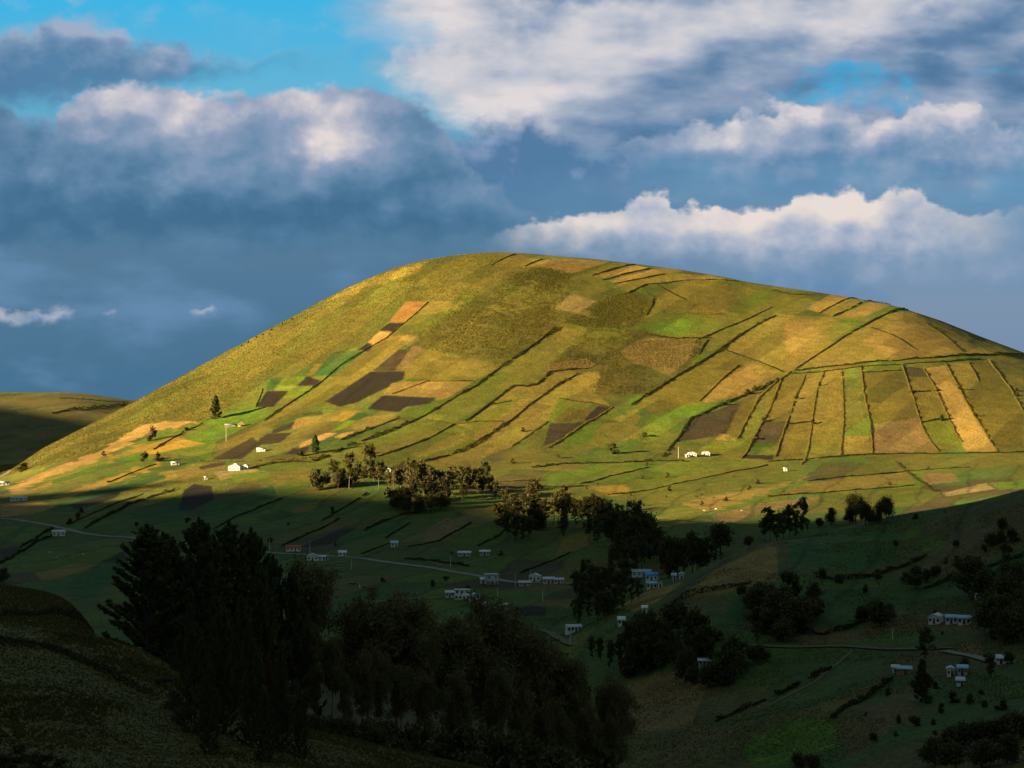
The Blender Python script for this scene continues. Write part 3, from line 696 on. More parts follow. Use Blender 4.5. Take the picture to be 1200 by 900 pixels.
# great pale cloud, upper right
cur = layer(cur, [(-1,-2.8),(13,-2.8)], [(4,1.5),(5,1.7),(6,2.2),(8,2.5),(10,2.4),(12,2.4),(13,2.4)], GREYS,
            warp=('big', 1.0), soft_bot=1.0, left=(3.9,5.0), relief=('big', 1.0), slope=0.0, lift=0.52,
            blobs=((5.4,0.45,0.7,0.5,0.30),(5.5,1.2,0.65,0.42,0.52),(6.6,0.55,1.2,0.4,0.22),(10.1,0.18,1.4,0.22,0.30),(8.0,0.45,1.0,0.25,0.12),(7.6,1.35,1.3,0.45,-0.02),(9.0,1.0,0.9,0.35,-0.20),(8.6,1.95,2.2,0.4,-0.28),(11.8,0.7,1.2,0.8,-0.30)))
cur = layer(cur, [(4.2,0.9),(4.8,0.5),(5.4,0.1),(6,-0.1),(7,-0.2),(8,-0.2),(9,-0.2),(13,-0.3)], [(4.2,1.3),(5.2,1.5),(6,1.35),(7,1.0),(8,0.6),(9,0.45),(10,0.5),(11.2,0.4),(12,0.2)],
            [(0.0,(150,168,194)),(0.4,(186,192,206)),(1.0,(228,221,220))], warp=('mid', 0.5), soft_top=0.3, soft_bot=0.5, left=(4.2,5.0), right=(10.6,12.2), relief=('mid', 0.8), puff=0.6, holes=0.2, opacity=0.8, slope=0.3, lift=0.45)
# blue gap at the right
cur = layer(cur, [(8.6,1.0),(9.4,0.78),(10.2,0.68),(11,0.72),(13,0.7)], [(8.6,1.0),(9.4,1.22),(10.3,1.3),(11,1.2),(12,1.0),(13,1.0)],
            [(0.0,(76,150,192)),(0.5,(62,166,214)),(1.0,(84,178,222))], warp=('mid', 0.55), soft_top=0.3, soft_bot=0.3, left=(8.6,9.4), holes=0.14, relief=('mid', 0.8), opacity=0.9)
# wisps and grey bank, upper left
cur = layer(cur, [(-1,0.22),(0.3,0.30),(0.8,0.22),(1.5,0.24),(2.1,0.48),(3,0.62),(3.6,0.55),(4.2,0.5),(5,0.6)], [(-1,1.5),(1,1.35),(2.2,1.1),(3.2,0.98),(4.4,0.9),(5,0.9)],
            [(0.0,(74,122,160)),(0.4,(84,128,168)),(0.75,(134,158,188)),(1.0,(178,184,204))], warp=('mid', 0.38), soft_top=0.2, soft_bot=0.5, right=(2.6,5.2), relief=('mid', 1.1), holes=0.42,
            blobs=((1.0,0.34,0.7,0.14,0.35),(2.0,0.8,1.0,0.2,-0.15),(3.8,0.7,0.6,0.2,0.2)))
cur = layer(cur, [(-1,0.12),(0.3,0.22),(0.8,0.16),(1.4,0.2),(1.9,0.5),(2.4,0.75),(3,0.9)], [(-1,1.5),(1,1.35),(2,1.1),(3,1.0)],
            [(0.0,(78,124,162)),(0.35,(84,126,164)),(0.7,(116,148,180)),(1.0,(158,172,196))], warp=('mid', 0.4), soft_top=0.3, soft_bot=0.5, right=(1.3,2.9), relief=('mid', 0.8), puff=0.4, opacity=0.92,
            blobs=((1.0,0.34,0.8,0.16,0.25),(0.3,0.85,1.0,0.3,-0.15)))
cur = layer(cur, [(-1,-0.3),(1,-0.2),(2.5,0.05),(3.4,0.2),(4.4,0.0),(5,0.1)], [(-1,0.5),(1,0.5),(2.5,0.5),(3.5,0.66),(4.6,0.75),(5,0.8)],
            [(0.0,(110,168,208)),(1.0,(170,196,216))], warp=('mid', 0.5), soft_top=0.4, soft_bot=0.4, relief=('mid', 1.0), holes=0.02, opacity=0.45, right=(4.4,5.4))
# dark slate cloud in the middle
cur = layer(cur, [(4.6,1.9),(5.4,1.5),(5.8,1.28),(6.3,1.4),(6.9,1.62),(7.4,1.82),(8,2.0),(9,2.2)], [(4.6,2.9),(6,2.9),(7,2.75),(8,2.6),(9,2.4)],
            [(0.0,(96,136,172)),(0.45,(80,124,162)),(0.8,(86,124,164)),(1.0,(124,150,184))], warp=('mid', 0.4), soft_top=0.3, soft_bot=1.0, right=(7.2,8.8), relief=('mid', 1.0),
            blobs=((5.75,1.9,0.45,0.3,0.3),(6.6,2.35,0.9,0.3,0.3)))
# the long cumulus band, right of the middle
cur = layer(cur, [(6.8,2.0),(7.3,1.78),(7.8,1.5),(8.4,1.4),(8.9,1.2),(9.25,1.08),(9.7,1.28),(10.3,1.3),(10.8,1.18),(11.4,1.3),(11.9,1.5),(13,1.4)],
            [(6.8,2.3),(8,2.5),(9,2.6),(10,2.55),(11,2.5),(13,2.5)],
            [(0.0,(86,130,168)),(0.3,(100,138,174)),(0.6,(142,162,190)),(0.85,(186,190,204)),(1.0,(218,212,214))], warp=('mid', 0.42), soft_top=0.15, soft_bot=0.8, left=(6.6,8.2), right=(11.4,13), relief=('mid', 0.8), puff=0.85, slope=0.75, lift=0.0,
            blobs=((9.25,1.25,0.35,0.2,0.28),(8.6,1.6,0.35,0.2,0.18),(10.9,1.4,0.5,0.2,0.22),(10.0,1.45,0.4,0.15,0.12)))
# the big left bank
cur = layer(cur, [(-1,1.3),(0,1.25),(0.5,1.4),(0.9,1.12),(1.25,0.92),(2.0,0.94),(2.5,1.06),(3.0,1.12),(3.5,1.0),(4.0,0.98),(4.5,1.08),(5.0,1.3),(5.4,1.62),(5.7,2.0),(6.0,2.3),(7,2.7)],
            [(-1,3.05),(2,3.0),(5,2.98),(6,2.9),(7,2.85)],
            [(0.0,(68,110,143)),(0.16,(78,120,154)),(0.40,(106,140,172)),(0.62,(140,158,186)),(0.82,(186,188,202)),(1.0,(226,216,214))], warp=('mid', 0.34), soft_top=0.18, soft_bot=0.4, right=(5.4,6.9), relief=('mid', 0.5), puff=0.8, slope=0.62, lift=-0.08,
            blobs=((2.1,1.35,0.8,0.45,0.34),(1.25,1.1,0.35,0.22,0.22),(3.9,1.55,0.55,0.5,0.5),(3.4,1.12,0.4,0.2,0.2),(0.95,1.55,0.3,0.2,0.25),(0.0,1.5,0.6,0.6,-0.25),(5.1,1.6,0.45,0.4,-0.18),(2.6,1.95,1.2,0.3,0.08),(1.0,2.55,2.5,0.25,-0.12)))
# the low white cumulus on the right
cur = layer(cur, [(5.4,2.9),(5.8,2.74),(6.2,2.66),(6.9,2.52),(7.4,2.28),(7.7,2.26),(8.0,2.46),(8.6,2.38),(9.1,2.38),(9.5,2.3),(9.85,2.18),(10.2,2.3),(10.6,2.24),(11.0,2.42),(11.5,2.5),(12,2.36),(13,2.4)],
            [(5.4,3.15),(7,3.3),(9,3.45),(11,3.5),(13,3.55)],
            [(0.0,(114,146,178)),(0.3,(138,160,188)),(0.55,(174,183,202)),(0.8,(210,206,208)),(1.0,(232,221,214))], warp=('mid', 0.26), soft_top=0.09, soft_bot=0.75, left=(5.5,6.4), right=(10.2,12.6), relief=('mid', 0.9), puff=0.9, slope=0.75, lift=0.05,
            blobs=((9.8,2.42,0.5,0.2,0.25),(7.1,2.66,0.6,0.16,0.2),(8.6,2.6,0.6,0.2,0.15),(7.6,2.34,0.3,0.12,-0.2)))
# scraps of cloud low on the left
LITTLE = [(0.0,(104,142,176)),(0.4,(168,180,200)),(1.0,(222,214,214))]
cur = layer(cur, [(-1,3.5),(0,3.58),(0.35,3.62),(0.6,3.56),(0.85,3.58),(1.0,3.72)], [(-1,3.86),(0.5,3.84),(1.0,3.74)], LITTLE, warp=('small', 0.2), soft_top=0.14, soft_bot=0.2, right=(0.75,1.0), relief=('mid', 1.0))
cur = layer(cur, [(2.1,3.7),(2.3,3.62),(2.52,3.56),(2.56,3.62)], [(2.1,3.7),(2.4,3.74),(2.56,3.68)], LITTLE, warp=('small', 0.16), soft_top=0.08, soft_bot=0.12, left=(2.1,2.4), right=(2.46,2.6), relief=('mid', 0.6), opacity=0.8)
cur = layer(cur, [(1.0,3.68),(1.3,3.6),(1.5,3.68)], [(1.0,3.68),(1.3,3.76),(1.5,3.68)], LITTLE, warp=('small', 0.16), soft_top=0.1, soft_bot=0.08, left=(1.05,1.25), right=(1.35,1.5), relief=('mid', 0.6), opacity=0.35)
# thin cloud above the right shoulder of the hill
cur = layer(cur, [(8.4,3.1),(9.2,2.98),(10.2,2.95),(11,3.0),(12,2.9),(13,2.9)], [(8.4,3.5),(9.4,3.6),(11,3.5),(13,3.5)],
            [(0.0,(104,142,178)),(0.6,(132,156,188)),(1.0,(158,172,198))], warp=('mid', 0.5), soft_top=0.3, soft_bot=0.4, left=(8.2,9.2), relief=('mid', 1.2), holes=0.1, opacity=0.7)
# the unseen rest of the sky: slate cover added to set the shade's fill
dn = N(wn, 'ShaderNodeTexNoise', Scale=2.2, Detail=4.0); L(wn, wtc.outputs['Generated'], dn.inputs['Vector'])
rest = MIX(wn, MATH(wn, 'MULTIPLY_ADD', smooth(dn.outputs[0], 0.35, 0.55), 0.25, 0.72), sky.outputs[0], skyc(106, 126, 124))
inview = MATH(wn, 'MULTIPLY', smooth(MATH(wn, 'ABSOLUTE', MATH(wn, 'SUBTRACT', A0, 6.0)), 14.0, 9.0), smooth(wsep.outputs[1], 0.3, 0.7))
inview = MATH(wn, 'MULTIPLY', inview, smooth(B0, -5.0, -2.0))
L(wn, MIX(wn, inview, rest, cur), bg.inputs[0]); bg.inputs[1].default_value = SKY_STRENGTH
vs = scene.view_settings
scene.display_settings.display_device = 'sRGB'
vs.view_transform = 'Standard'; vs.look = 'None'; vs.gamma = 1.0; vs.use_curve_mapping = False
vs.exposure = EXPO
scene.cycles.max_bounces = 4; scene.cycles.diffuse_bounces = 2; scene.cycles.transparent_max_bounces = 4
scene.cycles.use_denoising = True
# ------------------------------------------------------------------ plants
def leaf_mat(name, c1, c2, c3, rough=0.75):
    m, nt, b = new_mat(name)
    a = N(nt, 'ShaderNodeAttribute', _attribute_name='tint')
    r = nt.nodes.new('ShaderNodeValToRGB'); e = r.color_ramp.elements
    e[0].color = (*c1, 1); e[1].color = (*c3, 1); q = e.new(0.5); q.color = (*c2, 1)
    L(nt, a.outputs['Fac'], r.inputs[0]); L(nt, r.outputs[0], b.inputs['Base Color'])
    b.inputs['Roughness'].default_value = rough
    tr = nt.nodes.new('ShaderNodeBsdfTranslucent'); L(nt, r.outputs[0], tr.inputs[0])
    mx = nt.nodes.new('ShaderNodeMixShader'); mx.inputs[0].default_value = 0.33
    L(nt, b.outputs[0], mx.inputs[1]); L(nt, tr.outputs[0], mx.inputs[2])
    L(nt, mx.outputs[0], nt.nodes['Material Output'].inputs[0])
    return m
M_CON = leaf_mat('conifer_needles', (0.034, 0.046, 0.015), (0.064, 0.074, 0.023), (0.110, 0.110, 0.036))
M_DEAD = leaf_mat('dry_conifer_needles', (0.070, 0.034, 0.016), (0.100, 0.050, 0.024), (0.140, 0.072, 0.034))
M_EUN = leaf_mat('near_eucalyptus_leaves', (0.058, 0.058, 0.023), (0.108, 0.092, 0.036), (0.180, 0.132, 0.054))
M_EUM = leaf_mat('eucalyptus_leaves', (0.034, 0.035, 0.012), (0.060, 0.054, 0.018), (0.105, 0.082, 0.029))
M_DRKT = leaf_mat('dark_leaves', (0.034, 0.038, 0.014), (0.062, 0.064, 0.022), (0.110, 0.100, 0.034))
M_PALE = leaf_mat('pale_leaves', (0.055, 0.048, 0.020), (0.095, 0.076, 0.032), (0.140, 0.106, 0.045))
M_BUSH = leaf_mat('bush_leaves', (0.024, 0.026, 0.008), (0.050, 0.048, 0.014), (0.085, 0.075, 0.022))
M_HDARK = leaf_mat('hedge_leaves', (0.018, 0.019, 0.007), (0.032, 0.032, 0.011), (0.060, 0.054, 0.017))
M_HTAN = leaf_mat('dry_hedge_leaves', (0.075, 0.060, 0.014), (0.150, 0.110, 0.026), (0.250, 0.175, 0.045))
M_TUFT = leaf_mat('tussock', (0.072, 0.066, 0.010), (0.108, 0.095, 0.013), (0.165, 0.130, 0.024))
M_PAST = leaf_mat('pasture_leaves', (0.062, 0.090, 0.006), (0.095, 0.104, 0.008), (0.165, 0.125, 0.016))
M_NEAR = leaf_mat('near_grass', (0.050, 0.044, 0.011), (0.074, 0.060, 0.015), (0.105, 0.080, 0.022))
M_STRAW = leaf_mat('straw', (0.10, 0.075, 0.025), (0.18, 0.125, 0.042), (0.27, 0.19, 0.07))
M_GREENL = leaf_mat('green_leaves', (0.020, 0.045, 0.008), (0.035, 0.070, 0.012), (0.060, 0.095, 0.018))
m, nt, b = new_mat('bark'); b.inputs['Base Color'].default_value = (0.045, 0.036, 0.027, 1); M_BARK = m
m, nt, b = new_mat('pale_bark'); b.inputs['Base Color'].default_value = (0.16, 0.13, 0.10, 1)
n1 = N(nt, 'ShaderNodeTexNoise', Scale=1.5, Detail=4.0); tc = N(nt, 'ShaderNodeTexCoord'); L(nt, tc.outputs['Object'], n1.inputs[0])
L(nt, MIX(nt, n1.outputs[0], (0.07, 0.052, 0.04), (0.19, 0.16, 0.125)), b.inputs['Base Color']); M_PBARK = m

def cards(P, size, stretch=1.6, up=0.0, rng=RNG, droop=0.0):
    """leaf sprays: one small quad with a kink at every point of P"""
    n = len(P)
    d = rng.normal(size=(n, 3)); d[:, 2] = d[:, 2] * (1 - abs(up)) + up * 1.2 - droop
    d /= np.linalg.norm(d, axis=1)[:, None]
    e = rng.normal(size=(n, 3)); e -= (e * d).sum(1)[:, None] * d; e /= np.linalg.norm(e, axis=1)[:, None]
    s = size * rng.uniform(0.6, 1.35, n)[:, None]
    a = d * s * stretch * 0.5; w = e * s * 0.5
    V = np.stack([P - a, P + w * 0.9 - a * 0.1, P + a, P - w * 0.9 + a * 0.1], 1).reshape(-1, 3)
    return V, np.arange(4 * n).reshape(-1, 4)
def leaf_mesh(name, V, Fc, mat, tint=None):
    me = raw_mesh(name, V, Fc, 4, False)
    n = len(V) // 4
    t = RNG.uniform(0, 1, n) if tint is None else tint
    a = me.attributes.new('tint', 'FLOAT', 'POINT'); a.data.foreach_set('value', np.repeat(t, 4).astype(np.float32))
    me.materials.append(mat); return me
def tube(path, radii, ns=6):
    path = np.asarray(path, float); k = len(path)
    t = np.gradient(path, axis=0); t /= np.linalg.norm(t, axis=1)[:, None] + 1e-9
    ref = np.array([0.3, 0.9, 0.1]); u = np.cross(t, ref); u /= np.linalg.norm(u, axis=1)[:, None] + 1e-9; v = np.cross(t, u)
    an = np.arange(ns) / ns * 2 * np.pi
    V = path[:, None] + np.asarray(radii)[:, None, None] * (np.cos(an)[None, :, None] * u[:, None] + np.sin(an)[None, :, None] * v[:, None])
    Fc = [(i * ns + j, i * ns + (j + 1) % ns, (i + 1) * ns + (j + 1) % ns, (i + 1) * ns + j) for i in range(k - 1) for j in range(ns)]
    return V.reshape(-1, 3), np.array(Fc)
def joinq(parts):
    off = 0; VV = []; FF = []
    for V, Fc in parts:
        VV.append(V); FF.append(Fc + off); off += len(V)
    return np.concatenate(VV), np.concatenate(FF)
def wood_mesh(name, parts, mat):
    V, Fc = joinq(parts); me = raw_mesh(name, V, Fc, 4, True); me.materials.append(mat); return me
def blob_points(c, r, n, rng=RNG, flat=0.75, shell=0.55):
    d = rng.normal(size=(n, 3)); d /= np.linalg.norm(d, axis=1)[:, None]
    rad = (shell + (1 - shell) * rng.uniform(0, 1, n) ** 0.6) * rng.uniform(0.55, 1.0, n) ** 0.3
    p = d * rad[:, None] * r; p[:, 2] *= flat
    return p + c

def eucalyptus(h, n_leaf, size, mat, bark, seed, clear=0.45, spread=0.26, nclump=14, bias=0.0):
    """tall bare stem that forks high up, foliage in separate clumps at the limb ends"""
    rng = np.random.default_rng(seed)
    lean = rng.normal(0, 0.03, 2) * h
    zs = np.linspace(0, 1, 9)
    wob = np.stack([np.cumsum(rng.normal(0, 0.008, 9)) * h, np.cumsum(rng.normal(0, 0.008, 9)) * h], 1); wob[0] = 0
    path = np.stack([lean[0] * zs + wob[:, 0], lean[1] * zs + wob[:, 1], zs * h * 0.93 - 0.6], 1)
    parts = [tube(path, np.interp(zs, [0, .1, 1], [h * 0.017, h * 0.012, h * 0.002]))]
    PP = []
    side = rng.uniform(0, 2 * np.pi)
    for i in range(nclump):
        t = clear + (1 - clear) * ((i + rng.uniform(0, 1)) / nclump) ** 0.8
        k = np.array([np.interp(t, zs, path[:, j]) for j in range(3)])
        ang = i * 2.4 + rng.normal(0, 0.5)
        prof = math.sin(math.pi * min(1, (t - clear + 0.1) / (1.16 - clear))) ** 0.6
        ln = h * spread * prof * rng.uniform(0.15, 1.0) * (1 + 0.35 * math.cos(ang - side))
        tip = k + np.array([math.cos(ang) * ln, math.sin(ang) * ln, ln * rng.uniform(0.3, 1.1)])
        tip[2] = min(tip[2], h * rng.uniform(0.93, 1.0))
        mid = (k + tip) / 2 + np.array([0, 0, -0.06 * ln])
        parts.append(tube([k, mid, tip], [h * 0.0042, h * 0.0026, h * 0.0008], 4))
        r = h * rng.uniform(0.03, 0.075) * (0.7 + 0.5 * prof)
        n = int(n_leaf / nclump * (r / (h * 0.053)) ** 2 * rng.uniform(0.6, 1.3))
        for q in range(3):       # each bough breaks up into a few loose sprays
            c = tip + rng.normal(0, 1, 3) * r * np.array([0.75, 0.75, 0.5]) * (q > 0)
            PP.append(c + rng.normal(0, 1, (max(6, n // 3), 3)) * r * np.array([0.42, 0.42, 0.36]))
        if rng.uniform() < 0.5: PP.append(mid + rng.normal(0, 1, (max(6, n // 5), 3)) * r * 0.4)
    PP = np.concatenate(PP)
    V, Fc = cards(PP, size, 1.9, 0.0, rng, droop=0.7)
    return wood_mesh('trunk', parts, bark), leaf_mesh('crown', V, Fc, mat)
def conifer(h, n_br, n_leaf, size, mat, seed, width=0.24, low=0.04, rag=0.35):
    """a big old pine or cypress: rising branches with upturned tips, ragged and full to the ground"""
    rng = np.random.default_rng(seed)
    zs = np.linspace(0, 1, 8)
    path = np.stack([rng.normal(0, 0.002, 8) * h, rng.normal(0, 0.002, 8) * h, zs * h * 0.96 - 0.5], 1)
    parts = [tube(path, np.interp(zs, [0, 1], [h * 0.02, h * 0.001]))]
    PP = []; per = max(6, n_leaf // n_br)
    for i in range(n_br):
        t = low + (1 - low) * ((i + rng.uniform(0, 1)) / n_br) ** 0.85
        ang = i * 2.399 + rng.normal(0, 0.35)
        prof = (1 - t) ** 0.72 * min(1.0, 0.55 + t * 2.6)
        ln = h * width * prof * rng.uniform(1 - rag * 1.6, 1 + rag) + h * 0.02
        k = np.array([0, 0, t * h * 0.95])
        d = np.array([math.cos(ang), math.sin(ang), 0])
        s = np.linspace(0, 1, 6)
        rise = ln * (0.25 + 0.55 * t)
        br = k + d * (ln * s)[:, None] + np.array([0, 0, 1]) * (rise * s ** 1.8 - 0.10 * ln * np.sin(np.pi * s) * (1 - t))[:, None]
        parts.append(tube(br[[0, 2, 5]], [h * 0.004, h * 0.002, h * 0.0006], 4))
        n_ = int(per * (0.35 + 1.3 * ln / (h * width)))
        # side shoots that point up and out from the branch, each with its needles
        ns_ = max(4, int(4 + ln * 1.6)); sh = rng.uniform(0.2, 1.0, ns_) ** 0.75
        b0 = np.stack([np.interp(sh, s, br[:, j]) for j in range(3)], 1)
        sd_ = np.stack([-d[1] * rng.normal(0, 0.6, ns_) + d[0] * 0.5, d[0] * rng.normal(0, 0.6, ns_) + d[1] * 0.5, rng.uniform(0.35, 1.0, ns_)], 1)
        sl_ = h * rng.uniform(0.018, 0.045, ns_) * (1.15 - 0.5 * sh)
        pick = rng.integers(0, ns_, n_); f_ = rng.uniform(0, 1, n_)
        c = b0[pick] + sd_[pick] * (sl_[pick] * f_)[:, None] + rng.normal(size=(n_, 3)) * (h * 0.0055 * (1.15 - 0.8 * f_))[:, None]
        PP.append(c)
        m_ = per // 4
        q = rng.uniform(0.5, 1.05, m_)
        PP.append(np.stack([np.interp(q, s, br[:, j]) for j in range(3)], 1) + rng.normal(size=(m_, 3)) * h * 0.005)
    m_ = per * 2
    zz = rng.uniform(0, 1, m_)
    PP.append(np.stack([rng.normal(0, h * 0.007, m_) * (1.1 - zz), rng.normal(0, h * 0.007, m_) * (1.1 - zz), h * (0.88 + 0.12 * zz)], 1))
    V, Fc = cards(np.concatenate(PP), size, 2.6, 0.45, rng)
    return wood_mesh('trunk', parts, M_BARK), leaf_mesh('crown', V, Fc, mat)
def round_tree(h, n_leaf, size, mat, seed, width=0.42, clear=0.12, lumps=9):
    rng = np.random.default_rng(seed)
    zs = np.linspace(0, 1, 5)
    path = np.stack([rng.normal(0, 0.01, 5) * h, rng.normal(0, 0.01, 5) * h, zs * h * 0.8 - 0.3], 1)
    parts = [tube(path, np.interp(zs, [0, 1], [h * 0.022, h * 0.004]), 5)]
    PP = []
    for i in range(lumps):
        a = rng.uniform(0, 2 * np.pi); t = rng.uniform(clear + 0.15, 0.86)
        rr = width * h * math.sin(math.pi * min(1, (t - clear + 0.2) / (1.15 - clear))) * rng.uniform(0.2, 0.75)
        c = np.array([math.cos(a) * rr, math.sin(a) * rr, t * h]); r = h * rng.uniform(0.14, 0.24)
        k = np.array([0, 0, max(0.1, t - 0.25) * h])
        parts.append(tube([k, (k + c) / 2, c], [h * 0.008, h * 0.005, h * 0.002], 4))
        PP.append(c + rng.normal(0, 1, (n_leaf // lumps, 3)) * r * np.array([0.5, 0.5, 0.42]))
    V, Fc = cards(np.concatenate(PP), size, 1.5, 0.0, rng)
    return wood_mesh('trunk', parts, M_BARK), leaf_mesh('crown', V, Fc, mat)
def cone_tree(h, n_leaf, size, mat, seed, width=0.2, low=0.06):
    rng = np.random.default_rng(seed)
    t = rng.uniform(0, 1, n_leaf) ** 0.75
    prof = np.sin(np.pi * np.clip(0.16 + 0.84 * t, 0, 1)) ** 0.6 * (1 - 0.5 * t)
    a = rng.uniform(0, 2 * np.pi, n_leaf)
    lump = 1 + 0.22 * np.sin(a * 3 + t * 17) + 0.12 * np.sin(a * 5 - t * 29)
    rr = h * width * prof * lump * rng.uniform(0.55, 1.05, n_leaf)
    PP = np.stack([np.cos(a) * rr, np.sin(a) * rr, h * (low + (1 - low) * t)], 1)
    V, Fc = cards(PP, size, 1.7, 0.5, rng)
    tr = tube(np.array([[0, 0, -0.3], [0, 0, h * 0.5], [0, 0, h * 0.9]]), [h * 0.02, h * 0.012, h * 0.003], 5)
    return wood_mesh('trunk', [tr], M_BARK), leaf_mesh('crown', V, Fc, mat)

LIB = {}
def lib(kind, items): LIB[kind] = items
lib('pine', [conifer(30.0, 120, 24000, 0.33, M_CON, 100 + i, width=0.25 + 0.02 * (i % 3), rag=0.38) for i in range(4)])
lib('dry_pine', [conifer(20.0, 90, 9000, 0.32, M_DEAD, 120 + i, width=0.22) for i in range(1)])
lib('near_eucalyptus', [eucalyptus(30.0, 8600, 0.33, M_EUN, M_PBARK, 140 + i, clear=(0.55, 0.5, 0.6, 0.45, 0.52, 0.58)[i], spread=0.17, nclump=26 + 2 * i) for i in range(6)])
lib('eucalyptus', [eucalyptus(20.0, 1350, 0.60, M_EUM, M_PBARK, 160 + i, clear=(0.3, 0.4, 0.22, 0.45, 0.35, 0.28)[i], spread=0.2, nclump=20 + 2 * i) for i in range(6)])
lib('dark_eucalyptus', [eucalyptus(20.0, 1500, 0.62, M_DRKT, M_BARK, 180 + i, clear=(0.15, 0.25, 0.3, 0.12, 0.2, 0.35)[i], spread=0.22, nclump=24 + 2 * i) for i in range(6)])
lib('thin_eucalyptus', [eucalyptus(20.0, 1200, 0.55, M_PALE, M_PBARK, 190 + i, clear=0.42, spread=0.18, nclump=18) for i in range(3)])
lib('dark_tree', [round_tree(12.0, 2600, 0.62, M_DRKT, 200 + i) for i in range(4)])
lib('round_eucalyptus', [round_tree(14.0, 5200, 0.5, M_DRKT, 260 + i, width=0.4, clear=0.26, lumps=18) for i in range(2)])
lib('bush', [round_tree(5.0, 900, 0.48, M_BUSH, 220 + i, width=0.6, clear=-0.1, lumps=7) for i in range(3)])
lib('pale_bush', [round_tree(5.0, 700, 0.48, M_PALE, 230 + i, width=0.6, clear=-0.1, lumps=7) for i in range(2)])
lib('cypress', [cone_tree(12.0, 2200, 0.5, M_GREENL, 240, width=0.26)])
lib('far_conifer', [conifer(14.0, 60, 3000, 0.5, M_DRKT, 250, width=0.26)])
LIBH = {'pine': 30, 'dry_pine': 20, 'near_eucalyptus': 30, 'eucalyptus': 20, 'dark_eucalyptus': 20, 'thin_eucalyptus': 20, 'round_eucalyptus': 14, 'dark_tree': 12, 'bush': 5, 'pale_bush': 5, 'cypress': 12, 'far_conifer': 14}
NAMES = {'pine': ('conifer_tree', 'tree'), 'dry_pine': ('dry_conifer_tree', 'tree'), 'near_eucalyptus': ('eucalyptus_tree', 'tree'), 'eucalyptus': ('eucalyptus_tree', 'tree'), 'dark_eucalyptus': ('eucalyptus_tree', 'tree'),
         'thin_eucalyptus': ('eucalyptus_tree', 'tree'), 'round_eucalyptus': ('eucalyptus_tree', 'tree'), 'dark_tree': ('broadleaf_tree', 'tree'), 'bush': ('bush', 'bush'), 'pale_bush': ('bush', 'bush'), 'cypress': ('cypress_tree', 'tree'), 'far_conifer': ('conifer_tree', 'tree')}
used = {}
def plant(kind, x, y, h, label, group=None, z=None, wide=1.0, sink=0.25):
    i = used.get(kind, 0); used[kind] = i + 1
    tm, cm = LIB[kind][i % len(LIB[kind])]
    nm, cat = NAMES[kind]
    o = bpy.data.objects.new(nm, None); COL.objects.link(o)
    z = float(height(x, y)) if z is None else z
    s = h / LIBH[kind]
    o.location = (x, y, z - sink); o.rotation_euler = (0, 0, random.uniform(0, 6.283)); o.scale = (s * wide, s * wide, s)
    tag(o, label, cat, group)
    for n_, me in (('trunk', tm), ('crown', cm)):
        if kind in ('bush', 'pale_bush') and n_ == 'trunk': n_ = 'stem'
        link(n_, me, parent=o)
    return o
def grow(kind, px, base, top, label, group=None, D=(560, 2600), wide=1.0):
    """a plant rooted where a sight line meets the ground, as tall as it looks from there"""
    x, y, z = at(px, base, *D)
    plant(kind, x, y, max(1.2, (base - top) / F * y), label, group, z, wide)

# ---- the foreground stand of conifers (rooted behind the brow of the near slope)
def fore(kind, px, top, D, label, group=None, wide=1.0):
    x = (px - CX) / F * D; z = float(height(x, D)); h = -(top - CY) / F * D - z
    plant(kind, x, D, max(5, h), label, group, z, wide, 0.6)
fore('pine', 172, 610, 300, 'dark conifer at the left end of the foreground stand, branches sweeping out low', wide=1.25)
fore('pine', 233, 602, 305, 'tallest dark conifer of the foreground stand, with forked pointed top', wide=.85)
fore('pine', 268, 606, 312, 'dark conifer with a pointed top just right of the tallest foreground conifer', wide=.8)
fore('pine', 294, 615, 318, 'dark conifer on the right shoulder of the tall foreground conifer stand', wide=.75)
G_ = 'conifers filling the foreground stand'
for px, top, D, w in ((203, 632, 318, .8), (191, 619, 322, 1.0), (250, 622, 322, .75), (222, 700, 268, .6), (252, 690, 274, .62), (283, 690, 270, .6), (305, 655, 300, .62), (330, 745, 268, .5), (205, 745, 262, .6), (268, 760, 255, .6)):
    fore('pine', px, top, D, 'shorter dark conifer crowded among the taller foreground conifers', G_, w)
for px, top, D, w in ((228, 720, 205, .62), (262, 700, 212, .62), (296, 742, 205, .6), (330, 775, 208, .6), (352, 800, 206, .55), (245, 770, 190, .6), (310, 800, 192, .6)):
    fore('pine', px, top, D, 'dark conifer at the front of the foreground stand, rooted on the near slope', 'front conifers of the foreground stand', w)
fore('pine', 320, 646, 330, 'slim dark conifer stepping down at the right edge of the conifer stand', wide=.62)
fore('pine', 343, 662, 330, 'short slim dark conifer next to the first foreground eucalyptus', wide=.55)
fore('dry_pine', 314, 765, 262, 'reddish-brown dry conifer low in the dark foreground stand', wide=.7)
